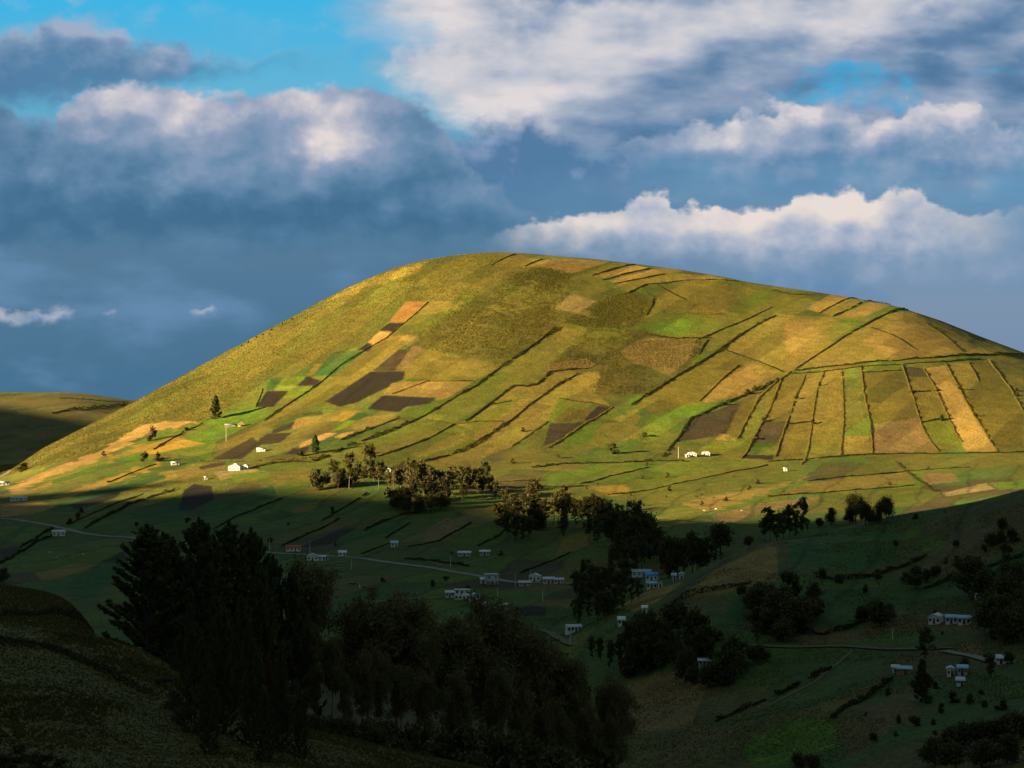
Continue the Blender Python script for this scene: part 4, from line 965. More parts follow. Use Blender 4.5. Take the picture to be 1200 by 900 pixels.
# ---- foreground eucalyptus
fore('near_eucalyptus', 377, 664, 340, 'tall eucalyptus with a flat dark crown, beside the conifer stand', wide=.8)
fore('near_eucalyptus', 437, 691, 345, 'foreground eucalyptus with rounded crown, left one of the twin-crowned pair', wide=.9)
fore('near_eucalyptus', 464, 696, 352, 'foreground eucalyptus with rounded crown, right one of the twin-crowned pair', wide=.85)
fore('near_eucalyptus', 523, 714, 360, 'foreground eucalyptus standing right of the gap with brown grass behind it', wide=.85)
fore('near_eucalyptus', 572, 712, 372, 'tallest eucalyptus of the dark grove in the bottom middle', wide=1.0)
G_ = 'eucalyptus trees of the foreground grove'
for px, top, D, w in ((392, 745, 320, .6), (366, 780, 318, .6), (352, 720, 330, .55), (408, 742, 350, .6), (344, 790, 316, .5), (404, 790, 316, .5), (488, 745, 350, .65), (500, 790, 332, .6), (655, 815, 362, .55), (688, 825, 372, .5), (714, 830, 380, .5), (425, 768, 322, .62), (470, 775, 330, .7), (448, 764, 326, .6), (546, 722, 366, .8), (592, 714, 385, .85), (610, 726, 380, .75), (540, 790, 335, .7),
                      (576, 780, 345, .6), (634, 746, 388, .7), (612, 800, 352, .6), (655, 766, 392, .65), (640, 815, 360, .6), (678, 784, 398, .6), (704, 796, 402, .55)):
    fore('near_eucalyptus', px, top, D, 'dark eucalyptus crowded in the grove across the bottom middle', G_, w)
fore('near_eucalyptus', 727, 800, 405, 'rightmost eucalyptus of the foreground grove, with open ragged crown', wide=.6)
G_ = 'low trees under the foreground grove'
for px, top, D in ((355, 850, 300), (388, 835, 305), (415, 842, 312), (520, 850, 330), (548, 845, 325), (585, 850, 335), (625, 858, 345), (660, 862, 352), (700, 868, 372), (300, 850, 250), (340, 868, 258), (372, 838, 300), (400, 836, 306), (428, 840, 312), (450, 838, 318), (474, 842, 322), (496, 840, 328), (410, 852, 296), (440, 858, 300), (470, 862, 305)):
    fore('dark_tree', px, top, D, 'low dark tree under the tall trees at the bottom of the picture', G_)

# ---- single trees and bushes on the lit slopes
grow('far_conifer', 253, 491, 463, 'dark conifer at the edge of the green field above the thatched hut')
grow('cypress', 369.5, 531, 509, 'small pointed bright green cypress on the lit lower slope')
grow('bush', 352, 534, 525, 'dark round bush just left of the small pointed cypress')
grow('bush', 720, 532, 518, 'single round bush with a long shadow on the lit meadow', wide=.8)
grow('pale_bush', 178, 516, 499, 'thin pale brown bush on the sandy bank at left', wide=.8)
grow('bush', 168, 541, 527, 'dark rounded bush in the lit fields at left, left one of two', wide=.9)
grow('bush', 186, 541, 529, 'dark rounded bush in the lit fields at left, right one of two', wide=.9)
grow('bush', 122, 534, 528, 'small round bush on the sandy bank low on the left flank')
grow('bush', 218, 505, 499, 'small bush at the right end of the sandy bank')
grow('bush', 27, 552, 541, 'bush at the foot of the hill by the left edge', wide=1.2)
for px, py, s, l in ((961, 452, 5, 'bush on the third field boundary under the long hedge'), (933, 468, 6, 'bush halfway down the narrow brown strip field'), (895, 494, 6, 'bush on the field edge beside the dark ploughed strip'),
                     (953, 497, 6, 'bush at the end of the short cross hedge on the strip fields'), (886, 515, 5, 'small bush at the corner of the ploughed strip'), (1103, 492, 7, 'bush with long shadow at the end of the lower cross hedge'),
                     (1126, 457, 6, 'dark bush on the right strip fields near the short upper cross hedge'), (1143, 488, 5, 'bush on the bank between the tan strip and the olive field'), (1191, 458, 5, 'bush near the right edge, upper of two'),
                     (1193, 464, 5, 'bush near the right edge, lower of two'), (755, 512, 7, 'bush in the damp green hollow of the lit meadow'), (876, 462, 7, 'bush on the hedge above the brown field, left of a pair'),
                     (884, 457, 6, 'bush on the hedge above the brown field, right of a pair'), (848, 475, 6, 'bush at the left end of the hedge above the brown field')):
    grow('bush', px, py, py - s, l, wide=1.1)
# ---- the belt of trees along the edge of the shadow
G1 = 'trees in the left part of the belt under the hill'
grow('dark_tree', 372, 573, 548, 'dark tree at the left end of the tree belt under the lit hill')
grow('eucalyptus', 409, 573, 529, 'tall thin-stemmed eucalyptus left of the small white hut in the belt', wide=.85)
grow('eucalyptus', 434, 560, 518, 'brownish eucalyptus standing highest against the lit grass in the belt', wide=.9)
for px, b_, t_, k in ((389, 563, 536, 'eucalyptus'), (381, 570, 552, 'dark_tree'), (396, 572, 552, 'dark_tree'), (421, 558, 540, 'bush'), (443, 574, 540, 'eucalyptus'), (402, 570, 548, 'bush'), (428, 566, 545, 'eucalyptus')):
    grow(k, px, b_, t_, 'olive brown tree in the left part of the belt under the lit hill', G1)
G2 = 'brown trees in the middle of the belt under the hill'
for px, b_, t_ in ((455, 578, 553), (463, 582, 548), (470, 580, 540), (477, 586, 538), (484, 584, 537), (490, 589, 540), (497, 584, 538), (504, 588, 543), (511, 582, 548), (518, 586, 552), (487, 596, 563), (500, 595, 562), (512, 594, 560), (524, 588, 556)):
    grow('thin_eucalyptus' if int(px) % 2 else 'eucalyptus', px, b_, t_, 'grey brown eucalyptus in the dense middle of the belt', G2, wide=.95)
for px, b_, t_ in ((466, 597, 575), (478, 600, 580), (492, 601, 580), (505, 600, 578), (516, 597, 574)):
    grow('dark_tree', px, b_, t_, 'low dark tree at the foot of the belt\'s dense middle', 'low trees at the foot of the belt', wide=1.1)
grow('thin_eucalyptus', 532, 586, 545, 'pale thin-leaved tree with a bare stem in the belt', wide=1.1)
grow('dark_eucalyptus', 569, 574, 539, 'dark eucalyptus at the right end of the belt\'s dark group', wide=.8)
for px, b_, t_ in ((541, 574, 546), (548, 577, 545), (556, 573, 548), (562, 576, 547), (545, 580, 556), (575, 578, 556)):
    grow('dark_eucalyptus', px, b_, t_, 'dark tree beside the small pink hut in the belt', 'dark trees by the pink hut', wide=.85)
grow('eucalyptus', 623, 603, 559, 'tall leafy eucalyptus catching sun at the left of the lower belt', wide=1.0)
grow('eucalyptus', 658, 604, 566, 'eucalyptus with a sunlit top casting a long shadow across the meadow', wide=.8)
G3 = 'sunlit brown trees of the lower belt'
for px, b_, t_ in ((590, 598, 572), (598, 606, 578), (606, 618, 582), (614, 612, 578), (632, 616, 584), (640, 618, 582), (648, 616, 578), (656, 620, 580), (666, 618, 576), (674, 620, 582), (682, 622, 584), (690, 620, 580), (697, 624, 578), (705, 622, 583), (713, 624, 586), (722, 624, 588), (668, 612, 585)):
    grow('thin_eucalyptus' if int(px) % 4 == 0 else 'eucalyptus', px, b_, t_, 'brown eucalyptus with sunlit crown in the lower belt', G3, wide=.95)
G4 = 'dark trees in the shade under the lower belt'
for px, b_, t_ in ((596, 628, 600), (604, 634, 603), (612, 632, 602), (620, 630, 604), (690, 634, 606), (700, 637, 606), (712, 634, 604)):
    grow('dark_eucalyptus', px, b_, t_, 'dark tree in the shade below the lower belt', G4, wide=1.1)
G5 = 'tall dark trees where the belt turns down to the valley'
grow('dark_eucalyptus', 747, 650, 587, 'tallest dark eucalyptus where the belt turns down into the valley', wide=.8)
for px, b_, t_ in ((728, 645, 598), (735, 655, 596), (741, 660, 604), (754, 652, 598), (760, 648, 606), (724, 662, 622), (732, 672, 630), (742, 676, 634), (752, 668, 626), (766, 655, 618), (718, 676, 640)):
    grow('dark_eucalyptus', px, b_, t_, 'tall dark eucalyptus in the clump above the blue-roofed house', G5, wide=.82)
G6 = 'dark trees around the blue-roofed house'
for px, b_, t_ in ((684, 694, 655), (692, 700, 660), (676, 700, 668), (682, 716, 680), (690, 726, 688), (700, 712, 670), (708, 704, 664), (716, 698, 660), (724, 704, 668), (732, 700, 666), (740, 706, 674), (748, 704, 678), (700, 728, 694), (678, 730, 700), (710, 724, 692), (720, 716, 686), (730, 714, 684)):
    grow('dark_eucalyptus', px, b_, t_, 'dark valley eucalyptus left of the blue-roofed house', G6, wide=.82)
G7 = 'dark trees right of the blue-roofed house'
for px, b_, t_ in ((776, 674, 636), (784, 678, 628), (793, 676, 632), (802, 676, 630), (811, 678, 627), (820, 676, 634), (829, 676, 640), (838, 672, 648), (790, 664, 630), (806, 662, 626), (770, 660, 632), (845, 664, 652)):
    grow('dark_eucalyptus', px, b_, t_, 'dark valley eucalyptus right of the blue-roofed house', G7, (950, 1500), wide=.82)
G8 = 'dark trees in the ravine below the valley houses'
for px, b_, t_ in ((728, 780, 744), (738, 776, 728), (746, 784, 722), (754, 772, 716), (762, 782, 716), (771, 776, 722), (780, 780, 728), (789, 786, 738), (715, 782, 748), (704, 776, 746), (796, 790, 752), (758, 790, 744), (742, 792, 752), (776, 792, 750), (694, 770, 744)):
    grow('dark_eucalyptus', px, b_, t_, 'dark tree in the ravine below the near grassy spur', G8, (560, 1000), wide=.82)
# ---- thickening the belts with more of the same
def thicken(kinds, n, poly, hpx, label, group, D=(560, 2600), wide=(.8, 1.2)):
    xs = [q[0] for q in poly]; ys = [q[1] for q in poly]; k = 0
    rr = random.Random(len(label) * 7 + n)
    while k < n:
        px, py = rr.uniform(min(xs), max(xs)), rr.uniform(min(ys), max(ys))
        if not inpoly(np.array([px]), np.array([py]), poly)[0]: continue
        grow(rr.choice(kinds), px, py, py - rr.uniform(*hpx), label, group, D, rr.uniform(*wide)); k += 1
thicken(['eucalyptus', 'bush'], 8, [(450, 572), (530, 570), (530, 596), (455, 598)], (16, 34), 'grey brown eucalyptus in the dense middle of the belt'.replace('eucalyptus', 'tree'), 'mixed trees in the dense middle of the belt')
thicken(['eucalyptus', 'dark_eucalyptus'], 10, [(535, 566), (580, 564), (582, 584), (540, 588)], (14, 28), 'dark tree beside the small pink hut in the belt', 'dark trees by the pink hut')
thicken(['eucalyptus', 'bush'], 12, [(375, 556), (450, 556), (450, 576), (372, 574)], (10, 24), 'olive brown tree in the left part of the belt under the lit hill', 'trees in the left part of the belt under the hill')
thicken(['dark_eucalyptus', 'eucalyptus', 'bush'], 10, [(590, 612), (720, 612), (725, 640), (690, 640), (600, 634)], (20, 36), 'dark tree in the shade below the lower belt', 'dark trees in the shade under the lower belt')
thicken(['dark_eucalyptus', 'dark_tree'], 8, [(715, 640), (770, 630), (775, 668), (720, 690)], (24, 46), 'tall dark eucalyptus in the clump above the blue-roofed house'.replace('tall dark eucalyptus', 'dark tree'), 'dark trees in the clump above the blue-roofed house')
thicken(['dark_eucalyptus', 'dark_tree'], 8, [(675, 690), (735, 690), (735, 726), (672, 730)], (20, 40), 'dark tree in the thicket left of the blue-roofed house', 'thicket left of the blue-roofed house')
thicken(['dark_eucalyptus', 'dark_tree'], 6, [(775, 655), (850, 650), (840, 676), (780, 678)], (20, 42), 'dark tree in the thicket right of the blue-roofed house', 'thicket right of the blue-roofed house', (950, 1500))
thicken(['dark_eucalyptus', 'dark_tree', 'bush'], 16, [(680, 760), (790, 745), (880, 770), (860, 806), (780, 800), (700, 790)], (18, 48), 'dark bushy tree in the ravine thicket below the valley houses', 'ravine thicket', (560, 1000))
thicken(['dark_tree', 'bush', 'dark_eucalyptus'], 16, [(870, 700), (950, 690), (960, 750), (880, 770)], (14, 44), 'dark bushy tree in the hollow at the middle of the spur', 'bushy trees in the hollow of the spur', (480, 1000))
thicken(['bush', 'dark_tree'], 22, [(960, 680), (1200, 610), (1200, 760), (1000, 745)], (6, 16), 'small dark shrub dotted over the shaded spur', 'shrubs dotted over the spur', (480, 1010))
thicken(['bush', 'dark_tree'], 20, [(990, 790), (1200, 790), (1200, 880), (1000, 893)], (6, 20), 'small dark shrub on the lowest slope at the bottom right', 'shrubs on the lowest slope', (420, 800))
thicken(['dark_tree', 'dark_eucalyptus'], 16, [(1130, 690), (1200, 680), (1200, 760), (1150, 750)], (26, 52), 'dark tree in the wood at the right edge of the spur', 'wood at the right edge of the spur', (480, 1000))
thicken(['bush', 'dark_tree'], 18, [(60, 590), (560, 596), (660, 660), (660, 720), (480, 730), (400, 660), (60, 650)], (4, 10), 'small bush dotted in the shaded valley fields', 'bushes in the shaded valley fields', (800, 1700))
thicken(['bush', 'pale_bush'], 26, [(300, 545), (620, 500), (800, 545), (1180, 535), (1180, 575), (700, 600), (620, 560)], (3, 7), 'small bush dotted over the lit meadows below the hill', 'bushes on the lit meadows', (1300, 2000))
for px in (283, 291, 301, 308, 318, 331, 342):
    grow('bush', px, float(np.interp(px, cols, sil)) + 3.0, float(np.interp(px, cols, sil)) + 0.2, 'small shrub on the left skyline of the hill', 'shrubs on the left skyline', (1800, 2600))
# ---- on the near spur
grow('round_eucalyptus', 1003, 614, 578, 'dark round-crowned tree on the spur top, left one of the two against the lit field', wide=1.0)
grow('round_eucalyptus', 1038, 613, 581, 'dark round-crowned tree on the spur top, right one of the two against the lit field', wide=1.0)
grow('dark_tree', 974, 615, 594, 'dark low tree on the spur top between the clump and the tall pair', wide=1.0)
grow('dark_tree', 960, 618, 606, 'dark bush-like tree low on the spur top', wide=1.2)
grow('thin_eucalyptus', 940, 622, 582, 'thin open eucalyptus with sparse crown at the clump on the spur', wide=.9)
for px, b_, t_ in ((902, 635, 594), (910, 634, 600), (918, 632, 598), (925, 630, 591), (932, 628, 598), (940, 625, 604), (897, 636, 604), (946, 622, 606)):
    grow('dark_eucalyptus', px, b_, t_, 'dark tree in the clump on the left end of the spur crest', 'clump on the spur crest', wide=1.0)
for px, b_, t_ in ((1014, 614, 588), (1022, 614, 596), (1030, 613, 596), (996, 614, 594)):
    grow('dark_tree', px, b_, t_, 'dark tree filling in around the two tall trees on the spur top', 'filling trees on the spur top', wide=1.0)
grow('dark_tree', 878, 643, 627, 'single dark round tree below the clump on the spur', wide=1.1)
grow('bush', 1073, 608, 601, 'small bush alone on the spur top')
G9 = 'dark bushes scattered on the shaded spur'
for px, b_, t_ in ((1022, 725, 700), (1032, 734, 702), (1040, 728, 706), (1012, 728, 708), (1062, 684, 668), (1074, 690, 662), (1086, 682, 666), (1098, 676, 662), (1125, 668, 652), (1135, 668, 650), (1050, 640, 632), (1120, 642, 632), (1160, 640, 622), (1172, 636, 620), (1185, 634, 618),
                    (1146, 700, 686), (1155, 712, 690), (1164, 722, 688), (1172, 735, 700), (1182, 745, 705), (1192, 752, 706), (1178, 722, 690), (1196, 726, 690), (870, 700, 684), (882, 712, 690), (893, 720, 686), (904, 728, 690), (915, 738, 690), (926, 742, 696), (937, 735, 698), (945, 725, 700), (900, 744, 712), (918, 752, 722), (885, 735, 710),
                    (830, 806, 776), (842, 800, 772), (854, 796, 764), (866, 790, 762), (812, 802, 780), (878, 780, 756), (890, 776, 752), (850, 780, 752)):
    grow('dark_tree', px, b_, t_, 'dark shrubby tree scattered over the shaded slope on the right', G9, (480, 1010), wide=1.2)
grow('dark_eucalyptus', 1085, 775, 735, 'tall dark tree beside the road on the shaded slope, upper one', D=(480, 1000))
grow('far_conifer', 1081, 822, 772, 'tall narrow dark tree right of the brick shed', D=(450, 1000), wide=.9)
grow('dark_tree', 1131, 787, 769, 'round dark tree below the bend of the right-hand road', D=(450, 1000))
grow('dark_eucalyptus', 1161, 795, 766, 'dark tree below the road, right of the white cottages', D=(450, 1000), wide=1.2)
grow('dark_tree', 1181, 780, 762, 'small round dark tree beside the road near the right edge', D=(450, 1000))
for px, b_, t_ in ((1096, 896, 862), (1112, 890, 850), (1128, 884, 846), (1144, 880, 842), (1160, 876, 838), (1176, 872, 836), (1192, 866, 832), (1120, 905, 868), (1150, 900, 862), (1180, 896, 858), (935, 900, 880), (950, 905, 882)):
    grow('dark_tree', px, b_, t_, 'low dark bushy tree along the bottom right corner', 'bushy trees of the bottom right corner', (380, 800), wide=1.3)
grow('dark_tree', 3, 683, 663, 'dark tree cut by the left edge above the brown near hill', D=(800, 1500))
# ---- shrubs on the near slope, left
grow('pale_bush', 203, 832, 800, 'grey shrub on the near slope left of the conifers', D=(150, 300))
grow('pale_bush', 213, 845, 815, 'low grey shrub at the foot of the conifers', D=(150, 300))
for px, b_, t_ in ((20, 893, 868), (48, 900, 874), (5, 900, 880), (70, 905, 884)):
    grow('bush', px, b_, t_, 'dark low bush in the bottom left corner', 'bushes of the bottom left corner', (150, 260), wide=1.3)
# ------------------------------------------------------------------ hedges and overgrown field banks
def hedge(name, pts, mat, w, h, dens, label, size=0.62, D=(1300, 2700), cat='hedge', group=None, gaps=0.16):
    W = []
    for (px, py) in pts: W.append(at(px, py, *D))
    W = np.array(W)
    seg = np.linalg.norm(np.diff(W[:, :2], axis=0), axis=1); s = np.concatenate([[0], np.cumsum(seg)])
    n = max(40, int(s[-1] * dens))
    t = RNG.uniform(0, s[-1], n)
    x = np.interp(t, s, W[:, 0]); y = np.interp(t, s, W[:, 1])
    ph = RNG.uniform(0, 100)
    hv = 0.35 + 1.3 * vnoise(t / 6.0 + ph, t * 0 + ph) ** 1.5 ; gp = vnoise(t / 11.0 + ph, t * 0 + 7.3)
    keep = gp > gaps * 0.9
    x = x + RNG.normal(0, w * 0.32, n) + fbm(t / 14 + ph, t * 0, 2, 5) * 0.35; y = y + RNG.normal(0, w * 0.32, n)
    z = height(x, y) + np.abs(RNG.beta(1.4, 1.3, n)) * h * hv
    Pn = np.stack([x, y, z], 1)[keep]
    c = W[len(W) // 2]; c[2] = float(height(c[0], c[1]))
    V, Fc = cards(Pn - c, size, 1.4, 0.2)
    o = link(name, leaf_mesh(name, V, Fc, mat)); o.location = c
    return tag(o, label, cat, group)
DK, TN_ = M_HDARK, M_HTAN
HD = [
 (DK, 1.6, 2.2, 9, [(310,493),(331,478),(350,466),(375,449),(398,429),(430,409),(452,397),(463,388)], 'dark hedge beside the green and brown chequered plots on the left slope'),
 (DK, 1.0, 1.4, 7, [(463,388),(475,378),(502,354)], 'short dark hedge between the orange field and the green one'),
 (DK, 1.0, 1.3, 6, [(300,477),(308,456)], 'short hedge left of the small ploughed plot'),
 (DK, 2.4, 3.2, 12, [(366,541),(400,527),(440,511),(488,492)], 'thick dark hedge slanting up from the cypress to the bright green field'),
 (DK, 1.9, 2.4, 10, [(488,492),(528,469),(558,452),(590,428),(630,401),(652,384)], 'long straight dark hedge climbing the middle of the hill'),
 (DK, 2.0, 2.6, 10, [(400,516),(432,503),(468,490)], 'short dark hedge just above the thick slanting hedge'),
 (DK, 1.3, 1.7, 8, [(442,535),(508,511),(532,497)], 'thin hedge curving through the green slope above the tree belt'),
 (DK, 1.4, 1.8, 8, [(546,494),(565,480),(592,459),(603,452)], 'hedge climbing from the stone bank to the overgrown hollow'),
 (TN_, 1.5, 1.5, 8, [(498,492),(515,494),(535,497),(560,494),(590,494)], 'broken line of tan scrub across the middle of the slope'),
 (DK, 2.2, 2.2, 10, [(603,452),(618,453),(630,450),(638,443),(644,436),(660,434),(688,432)], 'overgrown wavy bank above the middle fields'),
 (DK, 2.0, 2.6, 10, [(491,542),(528,533),(557,520),(583,503),(600,492)], 'dark curving hedge rising right of the tree belt'),
 (DK, 1.5, 1.9, 8, [(600,492),(620,475),(630,468),(655,450),(678,438)], 'dark hedge between the dry field and the tan field mid-hill'),
 (TN_, 1.1, 1.2, 6, [(600,523),(622,508),(642,494)], 'thin tan bank below the small olive field'),
 (TN_, 1.5, 1.7, 8, [(642,525),(660,514),(686,496),(698,490),(718,477)], 'scrubby bank along the two small dark plots'),
 (DK, 0.9, 1.1, 6, [(655,467),(690,472),(718,477)], 'thin dark line above the small ploughed plot'),
 (DK, 2.0, 2.5, 10, [(740,475),(760,462),(788,444),(812,430),(844,410)], 'dark hedge under the maize field, lower half of the long diagonal'),
 (DK, 1.8, 2.2, 9, [(844,410),(866,393),(888,380),(909,370)], 'dark hedge above the golden field, upper half of the long diagonal'),
 (DK, 1.2, 1.6, 7, [(933,432),(970,408),(1000,388)], 'brown bank rising from the end of the long horizontal hedge'),
 (DK, 1.7, 2.0, 9, [(1000,388),(1008,384),(1036,369),(1050,363),(1064,362)], 'dark hedge curving over the right shoulder of the hill'),
 (DK, 1.2, 1.6, 8, [(976,371),(998,361),(1020,353),(1044,354)], 'lower dark terrace line near the right skyline'),
 (DK, 1.1, 1.4, 8, [(960,367),(982,355),(1004,346)], 'upper dark terrace line near the right skyline'),
 (DK, 1.1, 1.3, 7, [(847,409),(880,420),(918,436)], 'thin hedge cutting down across the golden field'),
 (DK, 1.6, 2.0, 9, [(776,537),(785,524),(796,512),(803,500),(810,490),(820,487)], 'hedge along the left edge of the large brown field'),
 (DK, 2.2, 2.8, 10, [(820,487),(846,474),(880,460),(915,444),(928,437)], 'bushy hedge along the top of the large brown field'),
 (DK, 1.0, 1.3, 8, [(694,323),(716,316),(744,310)], 'topmost short terrace hedge near the summit'),
 (DK, 1.1, 1.4, 8, [(706,328),(732,321),(763,315)], 'second terrace hedge down from the summit'),
 (DK, 0.9, 1.2, 7, [(720,332),(748,327),(780,321)], 'third terrace hedge down from the summit'),
 (DK, 1.1, 1.4, 7, [(736,344),(758,333),(780,332),(800,329),(840,328),(866,330)], 'long curving terrace hedge under the summit reaching the skyline'),
 (DK, 0.9, 1.2, 7, [(576,311),(590,303),(604,298)], 'short dark line at the left end of the summit fields'),
 (DK, 0.9, 1.2, 7, [(615,312),(626,307),(636,304)], 'short dark line between two pale summit fields'),
 (M_BUSH, 1.4, 1.6, 8, [(756,391),(775,395),(796,397),(834,396)], 'green scrub line along the top of the maize field'),
 (DK, 1.1, 1.4, 7, [(819,415),(824,406),(830,398)], 'short hedge at the right end of the pale maize stubble'),
 (DK, 1.2, 1.5, 8, [(758,369),(764,358),(766,350)], 'short dark edge of the dark scrub field near the summit'),
 (TN_, 1.2, 1.2, 6, [(775,363),(800,366),(830,368),(850,368)], 'tan scrub line between the two upper olive fields'),
 # under the long hedge
 (DK, 2.0, 2.4, 11, [(930,435),(960,431),(1000,427),(1050,423),(1100,419),(1160,416),(1205,417)], 'long dark hedge running level across the right of the hill'),
 (DK, 1.4, 1.6, 7, [(932,438),(960,436),(1000,431),(1050,428),(1110,424),(1150,421)], 'second thinner hedge just below the long level hedge'),
 (TN_, 1.4, 1.7, 9, [(911.7,445.7),(889.7,465.8),(880.5,482.3),(864,514.4)], 'tan scrubby bank along the right side of the large brown field'),
 (TN_, 1.4, 1.7, 9, [(916,444),(908,464),(900.7,482.3),(887.8,504.3),(868.6,537.3)], 'tan bank left of the dark ploughed strip'),
 (TN_, 1.4, 1.7, 9, [(943.8,440),(931.8,465.8),(925.4,487.8),(913.5,519),(908,535.5)], 'tan bank right of the dark ploughed strip'),
 (TN_, 1.3, 1.5, 8, [(965.8,434.7),(957.5,456.7),(952,487.8),(951,500.7),(939,544.7)], 'tan bank with two bushes on the strip fields'),
 (TN_, 1.4, 1.6, 8, [(986,432.8),(987.8,465.8),(988.7,493),(985,533.7)], 'tan bank on the left of the bright green strip'),
 (TN_, 1.4, 1.8, 9, [(1008.8,429),(1012.5,462),(1019.8,497),(1022.6,531.8)], 'tan bank on the right of the bright green strip'),
 (TN_, 1.3, 1.5, 8, [(1057,428),(1066,454),(1080,500),(1100,529)], 'tan bank slanting down beside the pinkish field'),
 (TN_, 1.3, 1.5, 8, [(1082,432),(1094,452),(1108,482),(1120,508),(1127,518)], 'tan bank right of the small dark plot under the long hedge'),
 (TN_, 1.4, 1.8, 9, [(1108,426),(1120,448),(1130,468),(1146,494),(1169,529)], 'tan bank between the tan strip and the olive field'),
 (TN_, 1.2, 1.4, 7, [(1134,424),(1140,434),(1147,447)], 'short tan bank under the right end of the long hedge'),
 (TN_, 1.4, 1.7, 8, [(1158,422),(1184,456),(1199,482)], 'tan bank slanting down at the right edge'),
 (DK, 1.8, 2.2, 10, [(1066,460),(1080,459),(1103,458)], 'short thick cross hedge, upper one on the right strips'),
 (DK, 1.8, 2.2, 10, [(1080,495),(1092,493),(1105,491)], 'short thick cross hedge, lower one on the right strips'),
 (DK, 1.4, 1.7, 9, [(924,497),(938,496),(952,494)], 'short cross hedge between two narrow strips'),
 (DK, 1.2, 1.5, 9, [(1010,437),(1030,436),(1056,434)], 'scrub line under the small green plot at the long hedge'),
 (DK, 1.7, 2.0, 9, [(624,548),(655,544),(688,543),(730,542),(772,540),(808,541)], 'ragged hedge along the foot of the hill below the round bush'),
 (DK, 1.6, 1.8, 9, [(900,541),(960,537),(1000,534),(1050,532),(1100,532),(1150,531),(1205,530)], 'dark hedge along the foot of the strip fields'),
 (DK, 0.9, 1.0, 6, [(680,567),(715,558),(760,548)], 'thin dark line across the bright green meadow'),
 (DK, 1.0, 1.1, 6, [(712,580),(768,573),(840,557),(900,545)], 'long brown line crossing the lit flat'),
 (DK, 1.0, 1.2, 7, [(947,564),(1000,558),(1065,552),(1137,548)], 'dark field line on the lit flat at right'),
 (DK, 1.0, 1.2, 7, [(900,582),(990,575),(1072,569)], 'dark field line just above the spur trees'),
 (M_BUSH, 1.4, 1.6, 9, [(1050,541),(1062,552),(1075,563),(1090,573)], 'bright green bank running down the lit flat'),
 (DK, 1.6, 2.0, 9, [(180,527),(200,515),(222,503),(238,497)], 'dark shrub line under the sandy bank'),
 (TN_, 1.6, 1.8, 9, [(232,541),(270,541),(310,540),(360,537),(385,536)], 'scrubby line behind the pair of white houses'),
 (DK, 1.2, 1.4, 7, [(125,566),(150,556),(183,544)], 'dark bank between golden strips low on the left'),
 (M_BUSH, 2.0, 2.4, 9, [(296,548),(320,543),(345,541),(365,542)], 'green bushy line right of the pair of white houses'),
 # in the shade of the valley
 (DK, 2.2, 2.4, 9, [(100,619),(125,605),(150,592),(178,582),(205,574)], 'dark hedge in the shade slanting up left of the conifers'),
 (DK, 1.6, 1.8, 8, [(24,642),(42,631),(60,621)], 'dark hedge in the shade below the roadside house'),
 (DK, 1.8, 2.0, 8, [(0,661),(22,648),(45,634),(66,626)], 'dark bank in the shade at the left edge'),
 (DK, 1.4, 1.6, 7, [(378,610),(395,600),(415,588),(432,577)], 'dark hedge in the shade below the left part of the tree belt'),
 (DK, 1.6, 1.8, 8, [(428,622),(445,613),(470,604),(500,598)], 'dark hedge in the shade above the valley road'),
 (DK, 1.2, 1.2, 7, [(85,613),(110,601),(140,588),(168,579)], 'thin dark bank in the shade just above the left road'),
 (DK, 1.2, 1.2, 7, [(424,649),(440,643),(456,637)], 'thin dark bank in the shade beside the lone pale hut'),
 (DK, 1.2, 1.2, 7, [(478,641),(513,635),(541,620),(552,613)], 'thin dark bank in the shade along the pinkish plot'),
 (DK, 1.2, 1.2, 7, [(452,631),(466,622),(480,613)], 'thin dark bank in the shade above the lone pale hut'),
 (DK, 1.2, 1.2, 7, [(330,640),(352,630),(380,618),(398,608)], 'thin dark bank in the shade above the red-roofed house'),
 (DK, 1.2, 1.2, 7, [(560,640),(585,628),(600,616)], 'thin dark bank in the shade left of the lower belt'),
 (DK, 1.2, 1.2, 7, [(250,620),(275,606),(305,594),(330,584)], 'thin dark bank in the shade above the foreground conifers'),
 (DK, 1.2, 1.2, 7, [(610,672),(640,660),(668,648)], 'thin dark bank in the shade above the valley house row'),
 (DK, 1.0, 1.2, 6, [(770,333),(790,345),(805,352)], 'short dark bank dropping from the curving terrace hedge'),
 (DK, 0.9, 1.1, 6, [(905,340),(925,345),(952,346)], 'thin dark line close under the skyline right of the summit'),
 (DK, 1.0, 1.2, 6, [(818,398),(850,384),(880,372),(905,360)], 'thin dark line above the upper half of the long diagonal hedge'),
 (DK, 1.0, 1.2, 6, [(820,470),(845,446),(866,428)], 'thin dark line across the golden field under the long diagonal hedge'),
 (DK, 1.0, 1.2, 6, [(1020,384),(1045,392),(1075,410)], 'thin dark line down the rounded right shoulder'),
 (DK, 1.0, 1.2, 6, [(1085,378),(1110,395),(1128,412)], 'thin dark line near the right skyline above the long hedge'),
 (DK, 1.0, 1.2, 6, [(460,462),(500,447),(556,447)], 'thin dark line above the tan stubble field'),
 (DK, 1.0, 1.2, 6, [(545,493),(575,474),(600,470)], 'short dark line in the middle of the green strip slope'),
 (DK, 1.8, 2.2, 8, [(475,655),(500,657),(525,660),(550,664)], 'rough bank beside the valley road'),
 (DK, 2.4, 3.0, 10, [(775,716),(800,702),(825,694),(850,690),(880,684)], 'thick dark hedge across the middle of the near spur'),
 (DK, 2.4, 3.0, 10, [(955,676),(980,680),(1010,678),(1045,668),(1085,652)], 'thick dark hedge under the shaded dome of the spur'),
 (DK, 2.2, 2.8, 10, [(1085,690),(1115,680),(1150,668),(1200,652)], 'dark hedge climbing to the right edge on the spur'),
